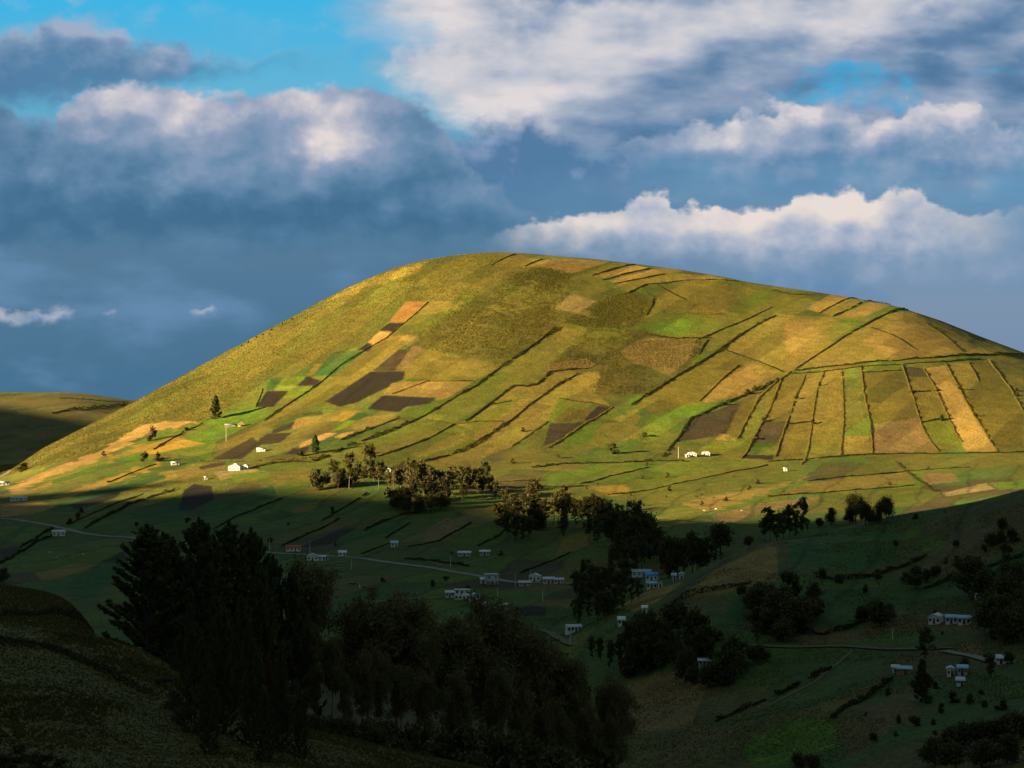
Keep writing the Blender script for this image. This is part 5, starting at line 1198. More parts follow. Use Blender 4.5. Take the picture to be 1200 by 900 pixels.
 (DK, 2.0, 2.6, 9, [(935,742),(965,744),(990,738),(1015,728)], 'dark hedge above the right-hand road'),
 (DK, 1.6, 2.0, 8, [(840,846),(880,828),(930,806),(975,784)], 'dark hedge along the ravine side, low on the right'),
 (DK, 1.6, 2.0, 8, [(975,842),(1000,826),(1025,810),(1045,797)], 'thin dark hedge above the rounded green field'),
]
for (mat, w, h, dens, pts, lab) in HD:
    near = sum(p[1] for p in pts) / len(pts) > 585
    hedge('hedge' if h >= 1.55 else 'field_bank', pts, mat, w * 0.7, h * (0.72 if mat is M_HDARK else 0.65), dens * (1.7 if h >= 1.55 else 2.6), lab, D=(480, 1700) if near else (1300, 2700), cat='hedge' if h >= 1.55 else 'field bank', size=0.55 if h < 1.55 else 0.68, gaps=0.14 if h >= 1.55 else -1.0)
hedge('hedge', [(0,752),(30,754),(60,760),(95,775),(120,787),(150,803),(180,818)], M_HDARK, 1.2, 1.0, 60, 'dark overgrown earth bank crossing the near slope at left', size=0.22, D=(150, 300), gaps=.1)
hedge('hedge', [(62,485),(80,481),(100,479),(125,477),(148,474)], M_HDARK, 3.0, 3.0, 9, 'dark hedge line across the far ridge at the left edge', size=1.2, D=(2800, 3300))
hedge('hedge', [(70,467),(95,468),(120,470),(150,472)], M_HDARK, 2.0, 2.0, 7, 'scrub line along the crest of the far ridge at left', size=1.0, D=(2800, 3300))
hedge('hedge', [(0,722),(40,721),(80,722),(108,727)], M_HDARK, 1.4, 1.3, 45, 'dark hedge at the foot of the brown near hill', size=0.3, D=(330, 480), gaps=.1)

# ------------------------------------------------------------------ rough grass: tussocks on the open hillside, straw on the near slope
def tufts(name, x, y, r, h, mat, tint=None, blades=3):
    n = len(x); z = height(x, y) - 0.1
    parts = []
    c = np.stack([x, y, z], 1)
    Vs = []
    for k in range(blades):
        a = RNG.uniform(0, np.pi, n); rr = r * RNG.uniform(0.6, 1.2, n); hh = h * RNG.uniform(0.5, 1.3, n)
        dx = np.cos(a) * rr; dy = np.sin(a) * rr
        lean = RNG.normal(0, 0.25, (n, 2)) * hh[:, None]
        b0 = c + np.stack([-dx, -dy, 0 * dx], 1); b1 = c + np.stack([dx, dy, 0 * dx], 1)
        t1 = c + np.stack([dx * .55 + lean[:, 0], dy * .55 + lean[:, 1], hh], 1); t0 = c + np.stack([-dx * .55 + lean[:, 0], -dy * .55 + lean[:, 1], hh * RNG.uniform(.6, 1, n)], 1)
        Vs.append(np.stack([b0, b1, t1, t0], 1))
    V = np.stack(Vs, 1).reshape(-1, 3)
    t = np.repeat(RNG.uniform(0, 1, n) if tint is None else tint, blades)
    me = leaf_mesh(name, V, np.arange(len(V)).reshape(-1, 4), mat, t)
    return tag(link(name, me), kind='stuff')
def scatter(poly, n, D, keep=None):
    """points spread evenly over the ground inside a traced outline"""
    c0, c1 = np.searchsorted(cols, min(p[0] for p in poly)), np.searchsorted(cols, max(p[0] for p in poly))
    r0, r1 = np.searchsorted(rows, D[0]), np.searchsorted(rows, D[1])
    sub = (slice(r0, r1), slice(c0, c1))
    m = inpoly(CO[sub], PY[sub], poly) & (PY[sub] <= np.minimum.accumulate(PY[r0:r1, c0:c1], axis=0) + 5)
    if keep is not None: m &= np.isin(FID[sub], keep)
    if m.sum() == 0: return np.zeros(0), np.zeros(0)
    area = (np.gradient(rows)[r0:r1, None] * (RO[sub] / F * 1.35)) * m
    p = (area / area.sum()).ravel()
    k = RNG.choice(p.size, n, p=p)
    rr, c_ = np.unravel_index(k, m.shape)
    yy_ = rows[r0 + rr] + RNG.uniform(-.5, .5, n) * np.gradient(rows)[r0 + rr]
    pxx = cols[c0 + c_] + RNG.uniform(-.7, .7, n)
    return (pxx - CX) / F * yy_, yy_
x, y = scatter(FIELDS[0][3], 52000, (1700, 2500))
tint = np.clip(0.5 + fbm(x / 40, y / 40, 3, 77) * 0.5 + RNG.normal(0, 0.1, len(x)), 0, 1)
tufts('tussock_grass', x, y, 0.7, 0.42, M_TUFT, tint)
def jitter(x, y, d):
    x = x + RNG.normal(0, d, len(x)); y = y + RNG.normal(0, d, len(y))
    k = fbm(x / 18, y / 18, 3, 131) > -0.25
    return x[k], y[k]
sx, sy = [], []
for fi, n in ((1, 9000), (2, 3000)):
    a_, b_ = scatter(FIELDS[fi][3], n, (1700, 2500)); a_, b_ = jitter(a_, b_, 9); sx.append(a_); sy.append(b_)
for f in FIELDS:
    if f[0] == 'maize_field' or (f[0] is None and f[1] is SCRUBD and f[3][0] == (660, 378)):
        a_, b_ = scatter(f[3], 7000, (1700, 2500)); a_, b_ = jitter(a_, b_, 2.5); sx.append(a_); sy.append(b_)
x, y = np.concatenate(sx), np.concatenate(sy)
tufts('scrub_vegetation', x, y, 0.75, 0.5, M_TUFT, np.clip(0.2 + fbm(x / 30, y / 30, 3, 78) * 0.4 + RNG.normal(0, 0.12, len(x)), 0, 1))
sx, sy = [], []
for f in FIELDS:
    if f[0] == 'maize_stubble_field':
        a_, b_ = scatter(f[3], 8000 if len(f[3]) > 5 else 2600, (1700, 2500)); sx.append(a_); sy.append(b_)
x, y = np.concatenate(sx), np.concatenate(sy)
tufts('maize_stubble', x, y, 0.36, 0.55, M_STRAW)
# pasture tufts, sparse, over the whole lit hill and flat
x, y = scatter([(150,560),(300,470),(480,395),(600,420),(660,385),(700,310),(900,335),(1100,380),(1230,430),(1230,580),(900,600),(620,580),(300,580)], 110000, (1380, 2450))
r_ = np.clip(np.interp(y, rows, np.arange(NR)), 0, NR - 1).astype(int); c_ = np.clip(np.interp(CX + F * x / y, cols, np.arange(NC)), 0, NC - 1).astype(int)
ok = (ROWS_A[r_, c_] < 0.45) & (fbm(x / 35, y / 35, 3, 88) > -0.12)
x, y = x[ok], y[ok]
tufts('pasture_grass', x, y, 0.32, 0.28, M_PAST, np.clip(0.4 + fbm(x / 30, y / 30, 3, 99) * 0.5 + RNG.normal(0, .15, len(x)), 0, 1), 2)
# near slope
x, y = scatter([(-40,715),(60,728),(140,745),(215,775),(330,840),(560,880),(700,890),(700,1300),(-40,1300)], 60000, (80, 330))
cl = fbm(x / 11, y / 11, 3, 103)
tufts('rough_grass', x, y, 0.15 + 0.12 * np.clip(cl, 0, 1), 0.2 + 0.45 * np.clip(cl, 0, 1), M_NEAR, np.clip(0.4 + fbm(x / 8, y / 8, 3, 101) * 0.8 + RNG.normal(0, .15, len(x)), 0, 1), 2)
x, y = scatter([(-40,684),(40,685),(110,712),(110,760),(-40,760)], 14000, (330, 470))
tufts('rough_grass', x, y, 0.22, 0.35, M_NEAR, None, 2)
x, y = scatter([(600,720),(720,715),(800,690),(900,640),(1000,612),(1130,592),(1240,575),(1240,920),(720,920)], 60000, (480, 1010))
ok = fbm(x / 28, y / 28, 3, 111) > 0.05
tufts('spur_grass', x[ok], y[ok], 0.28, 0.3, M_TUFT, np.clip(0.1 + fbm(x[ok] / 25, y[ok] / 25, 3, 121) * 0.7, 0, 1), 2)
# ------------------------------------------------------------------ roads
def paint(name, c, rough=0.8, var=0.25, scale=1.2):
    m, nt, b = new_mat(name)
    tc = N(nt, 'ShaderNodeTexCoord'); n1 = N(nt, 'ShaderNodeTexNoise', Scale=scale, Detail=5.0, Roughness=0.65); L(nt, tc.outputs['Object'], n1.inputs[0])
    L(nt, MIX(nt, n1.outputs[0], tuple(v * (1 - var) for v in c), tuple(min(.95, v * (1 + var)) for v in c)), b.inputs['Base Color'])
    b.inputs['Roughness'].default_value = rough
    return m
M_ROAD = paint('gravel_road', (0.17, 0.155, 0.135), 0.9, 0.35, 0.4)
M_TRACK = paint('dirt_track', (0.11, 0.08, 0.05), 0.9, 0.4, 0.4)
def road(name, pts, w, mat, D):
    W = np.array([at(px, py, *D) for px, py in pts])
    seg = np.linalg.norm(np.diff(W[:, :2], axis=0), axis=1); s = np.concatenate([[0], np.cumsum(seg)])
    t = np.arange(0, s[-1], 2.0)
    k = np.hanning(9); k /= k.sum()
    xy = np.stack([np.interp(t, s, W[:, 0]), np.interp(t, s, W[:, 1])], 1)
    xy = np.stack([np.convolve(np.pad(xy[:, i], 4, mode='edge'), k, mode='valid') for i in range(2)], 1)
    d = np.gradient(xy, axis=0); d /= np.linalg.norm(d, axis=1)[:, None] + 1e-9
    nrm = np.stack([-d[:, 1], d[:, 0]], 1)
    off = np.array([-.5, -.25, 0, .25, .5]) * w
    wob = 1 + 0.15 * fbm(t / 9, t * 0, 2, 7)
    G = xy[:, None] + nrm[:, None] * (off[None, :, None] * wob[:, None, None])
    z = height(G[..., 0], G[..., 1]); z = np.maximum(z, z.mean(1)[:, None]) + 0.22
    V = np.concatenate([G, z[..., None]], -1).reshape(-1, 3); n_ = len(t); m_ = len(off)
    i_, j_ = np.meshgrid(np.arange(n_ - 1), np.arange(m_ - 1), indexing='ij')
    Fc = np.stack([i_ * m_ + j_, i_ * m_ + j_ + 1, (i_ + 1) * m_ + j_ + 1, (i_ + 1) * m_ + j_], -1).reshape(-1, 4)
    return tag(link(name, raw_mesh(name, V, Fc), mat), kind='structure')
V1 = (900, 1700)
road('road', [(-20,607),(20,609),(60,616),(85,622),(110,627),(150,630),(200,636),(260,642),(300,646),(332,649),(370,651),(405,653),(430,655),(470,661),(520,668),(570,677),(603,683),(640,683),(680,684)], 5.6, M_ROAD, V1)
road('road', [(404,712),(421,709),(440,706),(480,702),(520,700)], 4.5, M_TRACK, (800, 1300))
road('road', [(632,738),(645,742),(654,748),(664,754),(674,757)], 3.2, M_TRACK, (700, 1100))
road('road', [(876,756),(930,759),(985,757),(1040,761),(1075,761),(1125,759)], 3.6, M_TRACK, (560, 900))
road('road', [(1104,763),(1120,766),(1138,769),(1152,773),(1170,777),(1195,776)], 3.6, M_ROAD, (560, 900))
road('path', [(1000,762),(985,775),(955,800),(930,812),(900,828)], 1.2, M_TRACK, (480, 900))
road('path', [(498,656),(520,664),(540,662),(590,650)], 2.5, M_TRACK, V1)
road('path', [(-10,562),(5,557),(14,551)], 5.0, M_ROAD, (1600, 2100))
road('path', [(562,590),(580,580),(600,572)], 2.5, M_TRACK, (1300, 1800))

# ------------------------------------------------------------------ houses
WHITE = paint('white_wall', (0.60, 0.58, 0.54), 0.8, 0.22, 0.8); PBLUE = paint('pale_blue_wall', (0.50, 0.58, 0.66), 0.8, 0.12); PINKW = paint('pinkish_wall', (0.55, 0.42, 0.38), 0.8, 0.15)
GREYW = paint('grey_block_wall', (0.38, 0.37, 0.36), 0.9, 0.25); BRICK = paint('brick_wall', (0.30, 0.15, 0.10), 0.9, 0.25, 3.0); ADOBE = paint('adobe_wall', (0.26, 0.18, 0.12), 0.95, 0.25)
CREAM = paint('cream_wall', (0.66, 0.56, 0.40), 0.8, 0.12)
R_GREY = paint('grey_metal_roof', (0.42, 0.45, 0.48), 0.5, 0.2, 0.5); R_WHITE = paint('pale_metal_roof', (0.50, 0.52, 0.54), 0.5, 0.25, 0.8); R_RED = paint('red_tile_roof', (0.40, 0.09, 0.06), 0.8, 0.3)
R_BLUE = paint('blue_metal_roof', (0.05, 0.28, 0.62), 0.45, 0.15, 0.5); R_PBLUE = paint('pale_blue_metal_roof', (0.28, 0.42, 0.54), 0.45, 0.15, 0.5); R_BROWN = paint('rusty_metal_roof', (0.20, 0.12, 0.09), 0.7, 0.4); R_THATCH = paint('thatch_roof', (0.24, 0.17, 0.09), 0.95, 0.35, 3.0)
DGREY = paint('weathered_grey_wall', (0.15, 0.14, 0.13), 0.9, 0.3); R_DGREY = paint('weathered_metal_roof', (0.20, 0.20, 0.20), 0.6, 0.3, 0.8)
WOOD = paint('wood', (0.10, 0.065, 0.04), 0.8, 0.3, 4.0); POLE = paint('concrete_pole', (0.48, 0.45, 0.42), 0.85, 0.1); PLINTH = paint('plinth', (0.20, 0.18, 0.16), 0.9, 0.3)
m, nt, b = new_mat('window_glass'); b.inputs['Base Color'].default_value = (0.015, 0.02, 0.03, 1); b.inputs['Roughness'].default_value = 0.12; b.inputs['Specular IOR Level'].default_value = 0.5; GLASS = m
def box(x0, x1, y0, y1, z0, z1):
    v = np.array([(x0,y0,z0),(x1,y0,z0),(x1,y1,z0),(x0,y1,z0),(x0,y0,z1),(x1,y0,z1),(x1,y1,z1),(x0,y1,z1)], float)
    f = np.array([(0,3,2,1),(4,5,6,7),(0,1,5,4),(1,2,6,5),(2,3,7,6),(3,0,4,7)])
    return v, f
def solid(name, parts, mat, parent, loc=(0, 0, 0)):
    V, Fc = joinq(parts); me = raw_mesh(name, V, Fc, 4, False); o = link(name, me, mat, parent); o.location = loc; return o
def slab(a, b_, c, d, t):
    """a thin sheet: four top corners and a thickness"""
    top = np.array([a, b_, c, d], float); nn = np.cross(top[1] - top[0], top[3] - top[0]); nn /= np.linalg.norm(nn)
    v = np.concatenate([top, top - nn * t]); f = np.array([(0,1,2,3),(7,6,5,4),(0,4,5,1),(1,5,6,2),(2,6,7,3),(3,7,4,0)])
    return v, f
def gable_walls(L_, W_, H_, R_):
    v = np.array([(-L_/2,-W_/2,-1.6),(L_/2,-W_/2,-1.6),(L_/2,W_/2,-1.6),(-L_/2,W_/2,-1.6),(-L_/2,-W_/2,H_),(L_/2,-W_/2,H_),(L_/2,W_/2,H_),(-L_/2,W_/2,H_),(-L_/2,0,H_+R_),(L_/2,0,H_+R_)], float)
    quads = [(0,1,5,4),(2,3,7,6),(1,2,6,5),(3,0,4,7)]
    me = bpy.data.meshes.new('wall'); me.from_pydata([tuple(q) for q in v], [], quads + [(4,8,7),(5,6,9)]); me.update(); return me
def house(px, base, wpx, label, walls, roof, kind='gable', rot=0.0, h=2.5, depth=5.0, pitch=0.32, D=(560, 2600), cat='house', name='house', wins=2, door=True, group=None, loc=None):
    x, y, z = at(px, base, *D) if loc is None else loc
    Lx = max(2.2, wpx / F * y)
    o = bpy.data.objects.new(name, None); COL.objects.link(o); tag(o, label, cat, group)
    o.location = (x, y + depth * 0.3, z + 0.1); o.rotation_euler = (0, 0, math.radians(rot) - math.atan2(x, y))
    W_ = depth
    if kind == 'front':                        # gable end towards the viewer
        R_ = pitch * Lx / 2 * 1.35
        me = gable_walls(W_, Lx, h, R_); w = link('wall', me, walls, o); w.rotation_euler = (0, 0, math.pi / 2)
        ov = 0.35; e = pitch * 1.35 * ov
        solid('roof', [slab((-Lx/2-ov,-W_/2-ov,h-e),(0,-W_/2-ov,h+R_),(0,W_/2+ov,h+R_),(-Lx/2-ov,W_/2+ov,h-e),.14), slab((0,-W_/2-ov,h+R_+.01),(Lx/2+ov,-W_/2-ov,h-e),(Lx/2+ov,W_/2+ov,h-e),(0,W_/2+ov,h+R_+.01),.14)], roof, o, (0, 0, .14))
    elif kind == 'gable':
        R_ = pitch * W_ / 2
        link('wall', gable_walls(Lx, W_, h, R_), walls, o)
        ov = 0.4; e = pitch * ov
        solid('roof', [slab((-Lx/2-ov,-W_/2-ov,h-e),(Lx/2+ov,-W_/2-ov,h-e),(Lx/2+ov,0,h+R_),(-Lx/2-ov,0,h+R_),.14), slab((-Lx/2-ov,.01,h+R_),(Lx/2+ov,.01,h+R_),(Lx/2+ov,W_/2+ov,h-e),(-Lx/2-ov,W_/2+ov,h-e),.14)], roof, o, (0, 0, .14))
    elif kind == 'flat':
        solid('wall', [box(-Lx/2, Lx/2, -W_/2, W_/2, -1.6, h)], walls, o)
        solid('roof', [box(-Lx/2-.3, Lx/2+.3, -W_/2-.3, W_/2+.3, h+.003, h+.22), box(-Lx/2-.3, Lx/2+.3, -W_/2-.3, -W_/2-.12, h+.223, h+.55)], roof, o)
    elif kind == 'shed':
        link('wall', gable_walls(Lx, W_, h, 0.02), walls, o)
        solid('roof', [slab((-Lx/2-.4,-W_/2-.5,h-.05),(Lx/2+.4,-W_/2-.5,h-.05),(Lx/2+.4,W_/2+.4,h+W_*pitch*.8),(-Lx/2-.4,W_/2+.4,h+W_*pitch*.8),.12)], roof, o, (0, 0, .16))
        solid('wall', [box(-Lx/2+.01, Lx/2-.01, W_/2-.2, W_/2-.02, h, h+W_*pitch*.72)], walls, o)
    elif kind == 'hip':
        solid('wall', [box(-Lx/2, Lx/2, -W_/2, W_/2, -1.2, h)], walls, o)
        me = bpy.data.meshes.new('roof'); ov = .5; r = Lx * .12
        me.from_pydata([(-Lx/2-ov,-W_/2-ov,h-.3),(Lx/2+ov,-W_/2-ov,h-.3),(Lx/2+ov,W_/2+ov,h-.3),(-Lx/2-ov,W_/2+ov,h-.3),(-r,0,h+W_*.62),(r,0,h+W_*.62)], [], [(0,1,5,4),(1,2,5),(2,3,4,5),(3,0,4),(3,2,1,0)]); me.update()
        link('roof', me, roof, o)
    levels = 2 if h > 4.2 else 1
    yf = -W_ / 2
    for lv in range(levels):
        z0 = lv * 2.6
        n = wins + (1 if (door and lv == 0) else 0)
        if n == 0: continue
        for i in range(n):
            cx = -Lx / 2 + Lx * (i + 0.5) / n
            if door and lv == 0 and i == n // 2:
                solid('door', [box(cx-.42, cx+.42, yf-.05, yf-.003, 0.0, min(2.0, h-.2))], WOOD, o)
            else:
                ww = min(.42, Lx / n * .26)
                fr = solid('window', [box(cx-ww-.08, cx+ww+.08, yf-.05, yf-.003, z0+.9, z0+min(2.0, h-.25))], WHITE if walls is not WHITE else WOOD, o)
                solid('pane', [box(cx-ww, cx+ww, yf-.075, yf-.053, z0+1.0, z0+min(1.9, h-.35))], GLASS, fr)
    return o
HS = [
 # lit slopes
 (811,535,10,'white house with a gable front on the lit meadow, left of two',WHITE,R_WHITE,'front',8,2.6,6.0),
 (827.5,534,8.5,'white house with a gable front on the lit meadow, right of two',WHITE,R_WHITE,'front',8,2.6,5.0),
 (805,536,3.5,'tiny white lean-to at the corner of the left meadow house',WHITE,R_WHITE,'shed',0,1.8,2.0),
 (920.5,552,4,'tiny white shed alone on the lit flat below the strip fields',WHITE,R_WHITE,'shed',0,2.0,2.5),
 (275,551,14,'white house on the lit lower slope at left, larger of a pair',WHITE,R_WHITE,'front',-14,3.2,7.0),
 (287,550,8,'white house with bluish side on the lit lower slope, smaller of a pair',PBLUE,R_WHITE,'front',-14,2.8,5.0),
 (270,500,13,'low grey shack on the green field at left',DGREY,R_DGREY,'gable',-10,1.8,4.5),
 (306,529,10,'small white cottage below the brown plots at left',WHITE,R_WHITE,'gable',-10,2.3,4.5),
 (205,545,9,'small white hut at the left end of the lit fields',WHITE,R_WHITE,'gable',5,2.1,4.0),
 (241,562,3.5,'tiny white box hut at the edge of the shade',WHITE,R_WHITE,'shed',0,1.8,2.5),
 (457,553,8,'small white hut with pale blue roof among the belt trees',WHITE,R_PBLUE,'gable',0,2.2,4.5),
 (480,551,4,'tiny pale hut behind the belt trees',CREAM,R_GREY,'shed',0,2.0,3.0),
 (554,565,7,'small pink hut among the dark trees of the belt',PINKW,R_BROWN,'front',0,2.2,4.0),
 (4,569,12,'pale house at the left edge beside the pale path',WHITE,R_GREY,'gable',0,2.6,6.0),
 (21,587,19,'long low building with light blue roof at the left edge of the shade',PBLUE,R_PBLUE,'gable',4,2.2,6.5),
 # the shaded valley
 (68,628,15,'grey-white roadside house with two windows in the shade at left',WHITE,R_GREY,'gable',0,2.8,6.0),
 (343.5,646,17,'white house with red tiled roof above the valley road',WHITE,R_RED,'gable',0,2.5,6.0),
 (366,657,13,'white house with dark windows below the valley road, next to a blue annex',WHITE,R_GREY,'front',0,2.5,6.0),
 (377,657,9,'pale blue annex beside the white house below the road',PBLUE,R_GREY,'gable',0,2.2,5.0),
 (382.5,656,4,'tiny cream shed at the right end of the roadside house row',CREAM,R_BROWN,'shed',0,2.0,3.0),
 (401,652,9,'white box shed on the upper side of the valley road',WHITE,R_WHITE,'shed',0,2.2,4.0),
 (462,641,8,'small pale hut alone in the green valley field',WHITE,R_PBLUE,'shed',0,2.4,4.5),
 (544,652,15,'low dark house with pale roof, left of two above the road',GREYW,R_WHITE,'gable',0,2.1,5.5),
 (568,651,12,'low house with pale roof, right of two above the road',GREYW,R_WHITE,'gable',0,2.3,5.5),
 (576,685,15,'two-storey grey block house with flat roof at the valley road',GREYW,R_GREY,'flat',8,5.2,6.5),
 (566,684,6,'low white annex of the two-storey grey house',WHITE,R_WHITE,'shed',0,2.0,3.5),
 (527,700,10,'low white house left of the two-storey white one in the valley',WHITE,R_WHITE,'gable',0,2.4,5.0),
 (541.5,703,18,'two-storey white house with dark windows in the valley',WHITE,R_WHITE,'flat',0,4.8,6.5),
 (556,704,12,'light blue house right of the two-storey white one',PBLUE,R_PBLUE,'front',0,2.4,5.5),
 (615,687,14,'low grey shed at the left of the valley house row',GREYW,R_GREY,'gable',0,1.9,5.0),
 (627,681,13,'white house with a white roof in the valley house row',WHITE,R_WHITE,'front',-5,2.6,6.0),
 (643,684,13,'pinkish house with grey roof in the valley house row',PINKW,R_WHITE,'gable',0,2.5,5.5),
 (655,684,11,'small pinkish shed at the right of the valley house row',PINKW,R_GREY,'gable',0,2.1,5.0),
 (590,715,10,'small grey house beside the dark ploughed plot',GREYW,R_GREY,'gable',0,2.3,5.0),
 (567,712,6,'tiny pale hut between the blue house and the dark plot',WHITE,R_GREY,'shed',0,2.0,3.5),
 (672,741,17,'white-gabled grey-roofed house above the gravel bend',WHITE,R_GREY,'gable',12,2.3,5.0),
 (728.5,733,8,'small white house in the trees of the ravine',WHITE,R_WHITE,'shed',0,2.2,4.0),
 (752,676,22,'long building with pale blue roof among the dark trees',PBLUE,R_PBLUE,'gable',0,2.6,7.0),
 (765,680,14,'bright blue-roofed house among the dark trees',WHITE,R_BLUE,'gable',-8,2.8,7.0),
 (764,690,12,'pale house with white veranda roof below the bright blue roof',WHITE,R_PBLUE,'gable',0,2.5,5.0),
 (774,689,5,'small cream hut right of the blue-roofed house',CREAM,R_BROWN,'front',0,2.6,4.0),
 (799,681,6,'small white house at the right end of the tree-hidden village',WHITE,R_GREY,'front',0,3.0,4.0),
 (790,680,5,'grey hut beside the village pole',GREYW,R_GREY,'shed',0,2.4,3.5),
 (755.5,719,4,'tiny white hut on the slope below the village',WHITE,R_WHITE,'shed',0,2.2,3.0),
 (675,681,5,'tiny pale hut half hidden by the valley trees',WHITE,R_GREY,'shed',0,2.2,3.0),
 (826,781,14,'small pale house hidden in the dark ravine trees',GREYW,R_WHITE,'gable',0,2.0,4.0),
 (288,652,12,'white-roofed house glimpsed between the foreground conifers',WHITE,R_WHITE,'front',0,2.6,5.0),
 # near spur
 (1098,731,13,'white gable-fronted house at the left end of the long farm on the spur',WHITE,R_WHITE,'front',-12,2.6,6.5),
 (1116,731,13,'white farm wing with a pale roof, middle of the long farm on the spur',WHITE,R_PBLUE,'gable',0,2.3,5.0),
 (1131,732,15,'white farm wing with a pale roof, right end of the long farm on the spur',WHITE,R_PBLUE,'gable',0,2.3,5.0),
 (1060,790,17,'brick shed with a blue-grey metal roof on the spur',BRICK,R_PBLUE,'gable',0,1.7,4.0),
 (1050,788,5,'white lean-to left of the brick shed',WHITE,R_WHITE,'shed',0,1.5,2.0),
 (1115,793,8,'white cottage in the trees below the right-hand road',CREAM,R_GREY,'front',0,2.4,4.0),
 (1129,791,11,'small house with a blue-grey roof in the trees below the right-hand road',GREYW,R_PBLUE,'gable',0,2.2,4.5),
 (1126,804,7,'tiny white shed lowest in the trees below the right-hand road',WHITE,R_GREY,'shed',0,1.6,2.5),
 (1174,778,10,'pale low hut beside the right-hand road',WHITE,R_GREY,'shed',0,1.6,3.0),
 (1146,702,5,'tiny white hut high on the shaded spur',WHITE,R_WHITE,'shed',0,1.8,2.5),
]
def DR(px, base):
    if base < 560: return (1500, 2600)
    if px > 1000 or (px > 800 and base > 740): return (480, 1000)
    return (600, 1750) if base > 705 else (960, 2000)
for (px, base, w, lab, wl, rf, kd, rot, h, dep) in HS:
    small = w < 6.5
    house(px, base, w, lab, wl, rf, kd, rot, h, dep, D=DR(px, base), name='hut' if small else 'house', cat='hut' if small else 'house', wins=0 if small else (1 if w < 10 else 2 if w < 16 else 3), door=True)
house(282.5, 499.5, 8, 'brown hut with a steep thatched roof on the green field at left', ADOBE, R_THATCH, 'hip', 0, 1.6, 4.5, D=(1500, 2600), name='thatched_hut', cat='hut', wins=0)

# ------------------------------------------------------------------ poles and posts
def pole(px, base, top, label, D, arm=True):
    x, y, z = at(px, base, *D); h = max(4.5, (base - top) / F * y)
    o = bpy.data.objects.new('utility_pole', None); COL.objects.link(o); o.location = (x, y, z); tag(o, label, 'utility pole')
    V, Fc = tube(np.array([[0, 0, -.6], [0, 0, h * .5], [0, 0, h]]), [.2, .17, .13], 8); me = raw_mesh('shaft', V, Fc); link('shaft', me, POLE, o)
    if arm:
        ar = solid('crossarm', [box(-.8, .8, -.17, -.06, h - .55, h - .42)], WOOD, o)
        for sx_ in (-.65, 0, .65):
            V, Fc = tube(np.array([[sx_, -.115, h - .42], [sx_, -.115, h - .32], [sx_, -.115, h - .2]]), [.05, .07, .04], 6)
            link('insulator', raw_mesh('insulator', V, Fc), WHITE, ar)
for px, b_, t_, l in ((265,517,501,'slim pole on the green field below the grey shack'),(316,644,631,'pole in the valley left of the red-roofed house'),(363,650,634,'pole in the valley right of the red-roofed house'),
                      (528,665,650,'pole beside the rough roadside bank in mid valley'),(604,688,672,'pole at the left end of the valley house row'),(622,679,667,'pole behind the white house of the valley house row'),
                      (636,705,689,'pole on the field below the valley house row'),(789,696,680,'pole on the grassy spur below the hidden village'),(795,537,524,'pale pole left of the white meadow houses'),
                      (668,757,739,'pole in front of the grey-roofed house at the gravel bend'),(1046,750,736,'pole above the right-hand road on the spur'),(412,667,655,'pole on the valley field below the road'),(583,700,688,'pole on the field below the two-storey grey house'),
                      (908,751,732,'pole left of the right-hand road in the dark trees')):
    pole(px, b_, t_, l, DR(px, b_) if b_ > 560 else (1500, 2600))
x, y, z = at(421.5, 689, 900, 1500)
V, Fc = tube(np.array([[0, 0, -.3], [0, 0, .9], [0, 0, 1.7], [0, 0, 1.75]]), [.2, .18, .16, .02], 8)
o = link('marker_post', raw_mesh('marker_post', V, Fc), WHITE); o.location = (x, y, z); tag(o, 'short white post standing in the pasture beside the cattle', 'post')

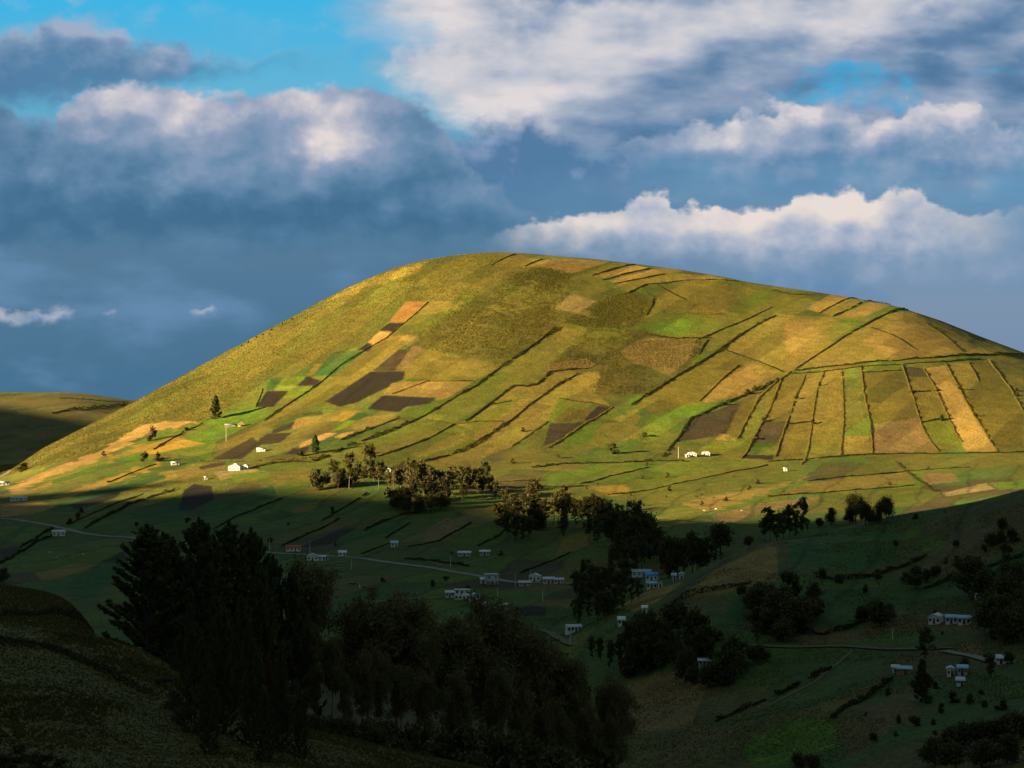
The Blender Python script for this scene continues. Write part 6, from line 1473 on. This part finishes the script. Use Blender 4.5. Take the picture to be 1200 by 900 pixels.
# ------------------------------------------------------------------ grazing animals: one continuous skin each
def beast(name, s, mat):
    """a grazing quadruped about 1.4 m at the withers (s = 1), head down"""
    J = [((0,0,1.02),.30),((.38,0,1.05),.33),((.72,0,1.08),.30),((-.36,0,1.02),.34),((-.72,0,1.05),.27),   # trunk
         ((.98,0,.95),.18),((1.20,0,.66),.13),((1.36,0,.42),.13),((1.50,0,.20),.075),                         # neck, head, muzzle
         ((.70,.17,.70),.13),((.74,.18,.38),.07),((.70,.18,.06),.065),((.70,-.17,.70),.13),((.64,-.18,.38),.07),((.66,-.18,.06),.065),
         ((-.70,.17,.72),.16),((-.80,.18,.40),.075),((-.72,.18,.06),.065),((-.70,-.17,.72),.16),((-.86,-.18,.40),.075),((-.78,-.18,.06),.065),
         ((-.98,0,1.02),.06),((-1.04,0,.55),.03),((1.26,.13,.62),.04),((1.30,.24,.64),.02),((1.26,-.13,.62),.04),((1.30,-.24,.64),.02)]
    E = [(0,1),(1,2),(0,3),(3,4),(2,5),(5,6),(6,7),(7,8),(2,9),(9,10),(10,11),(2,12),(12,13),(13,14),(4,15),(15,16),(16,17),(4,18),(18,19),(19,20),(4,21),(21,22),(6,23),(23,24),(6,25),(25,26)]
    me = bpy.data.meshes.new(name); me.from_pydata([tuple(c * s for c in j[0]) for j in J], E, []); me.update()
    o = bpy.data.objects.new(name, me); COL.objects.link(o)
    sk = o.modifiers.new('skin', 'SKIN'); su = o.modifiers.new('sub', 'SUBSURF'); su.levels = 2
    sv = me.skin_vertices[0].data
    for i, j in enumerate(J): sv[i].radius = (j[1] * s, j[1] * s); sv[i].use_root = (i == 0)
    bpy.context.view_layer.update()
    dg = bpy.context.evaluated_depsgraph_get()
    m2 = bpy.data.meshes.new_from_object(o.evaluated_get(dg)); m2.name = name
    bpy.data.objects.remove(o); m2.materials.clear(); m2.materials.append(mat)
    m2.polygons.foreach_set('use_smooth', np.ones(len(m2.polygons), bool))
    return m2
COWH = paint('cow_hide', (0.025, 0.018, 0.014), 0.8, 0.5, 1.0); WOOL = paint('sheep_wool', (0.62, 0.58, 0.50), 0.95, 0.12, 5.0)
cow_me, sheep_me = beast('cow', 1.0, COWH), beast('sheep', 0.62, WOOL)
def animal(me, name, px, base, rot, label, D, group=None):
    x, y, z = at(px, base, *D); o = link(name, me); o.location = (x, y, z - .02); o.rotation_euler = (0, 0, math.radians(rot)); tag(o, label, name, group)
animal(cow_me, 'cow', 194, 806, 200, 'black cow grazing on the near slope beside the conifers', (150, 300))
for px, b_, r_ in ((411, 686, 10), (416, 686, 170), (427, 690, 0)):
    animal(cow_me, 'cow', px, b_, r_, 'dark cow grazing in the shaded valley pasture', (900, 1500), 'cattle in the valley pasture')
for px, b_, r_ in ((816, 583, 0), (836, 584, 180), (822, 581, 30)):
    animal(cow_me, 'cow', px, b_, r_, 'dark cow grazing on the lit flat', (1300, 1800), 'cattle on the lit flat')
for px, b_, r_ in ((58, 648, 0), (66, 654, 160), (97, 650, 20)):
    animal(sheep_me, 'sheep', px, b_, r_, 'white sheep in the shaded field at left', (900, 1600), 'sheep in the shaded field')
for px, b_, r_ in ((825, 599, 0), (839, 597, 150), (869, 599, 10)):
    animal(sheep_me, 'sheep', px, b_, r_, 'white sheep at the edge of the lit flat', (1250, 1700), 'sheep on the lit flat')
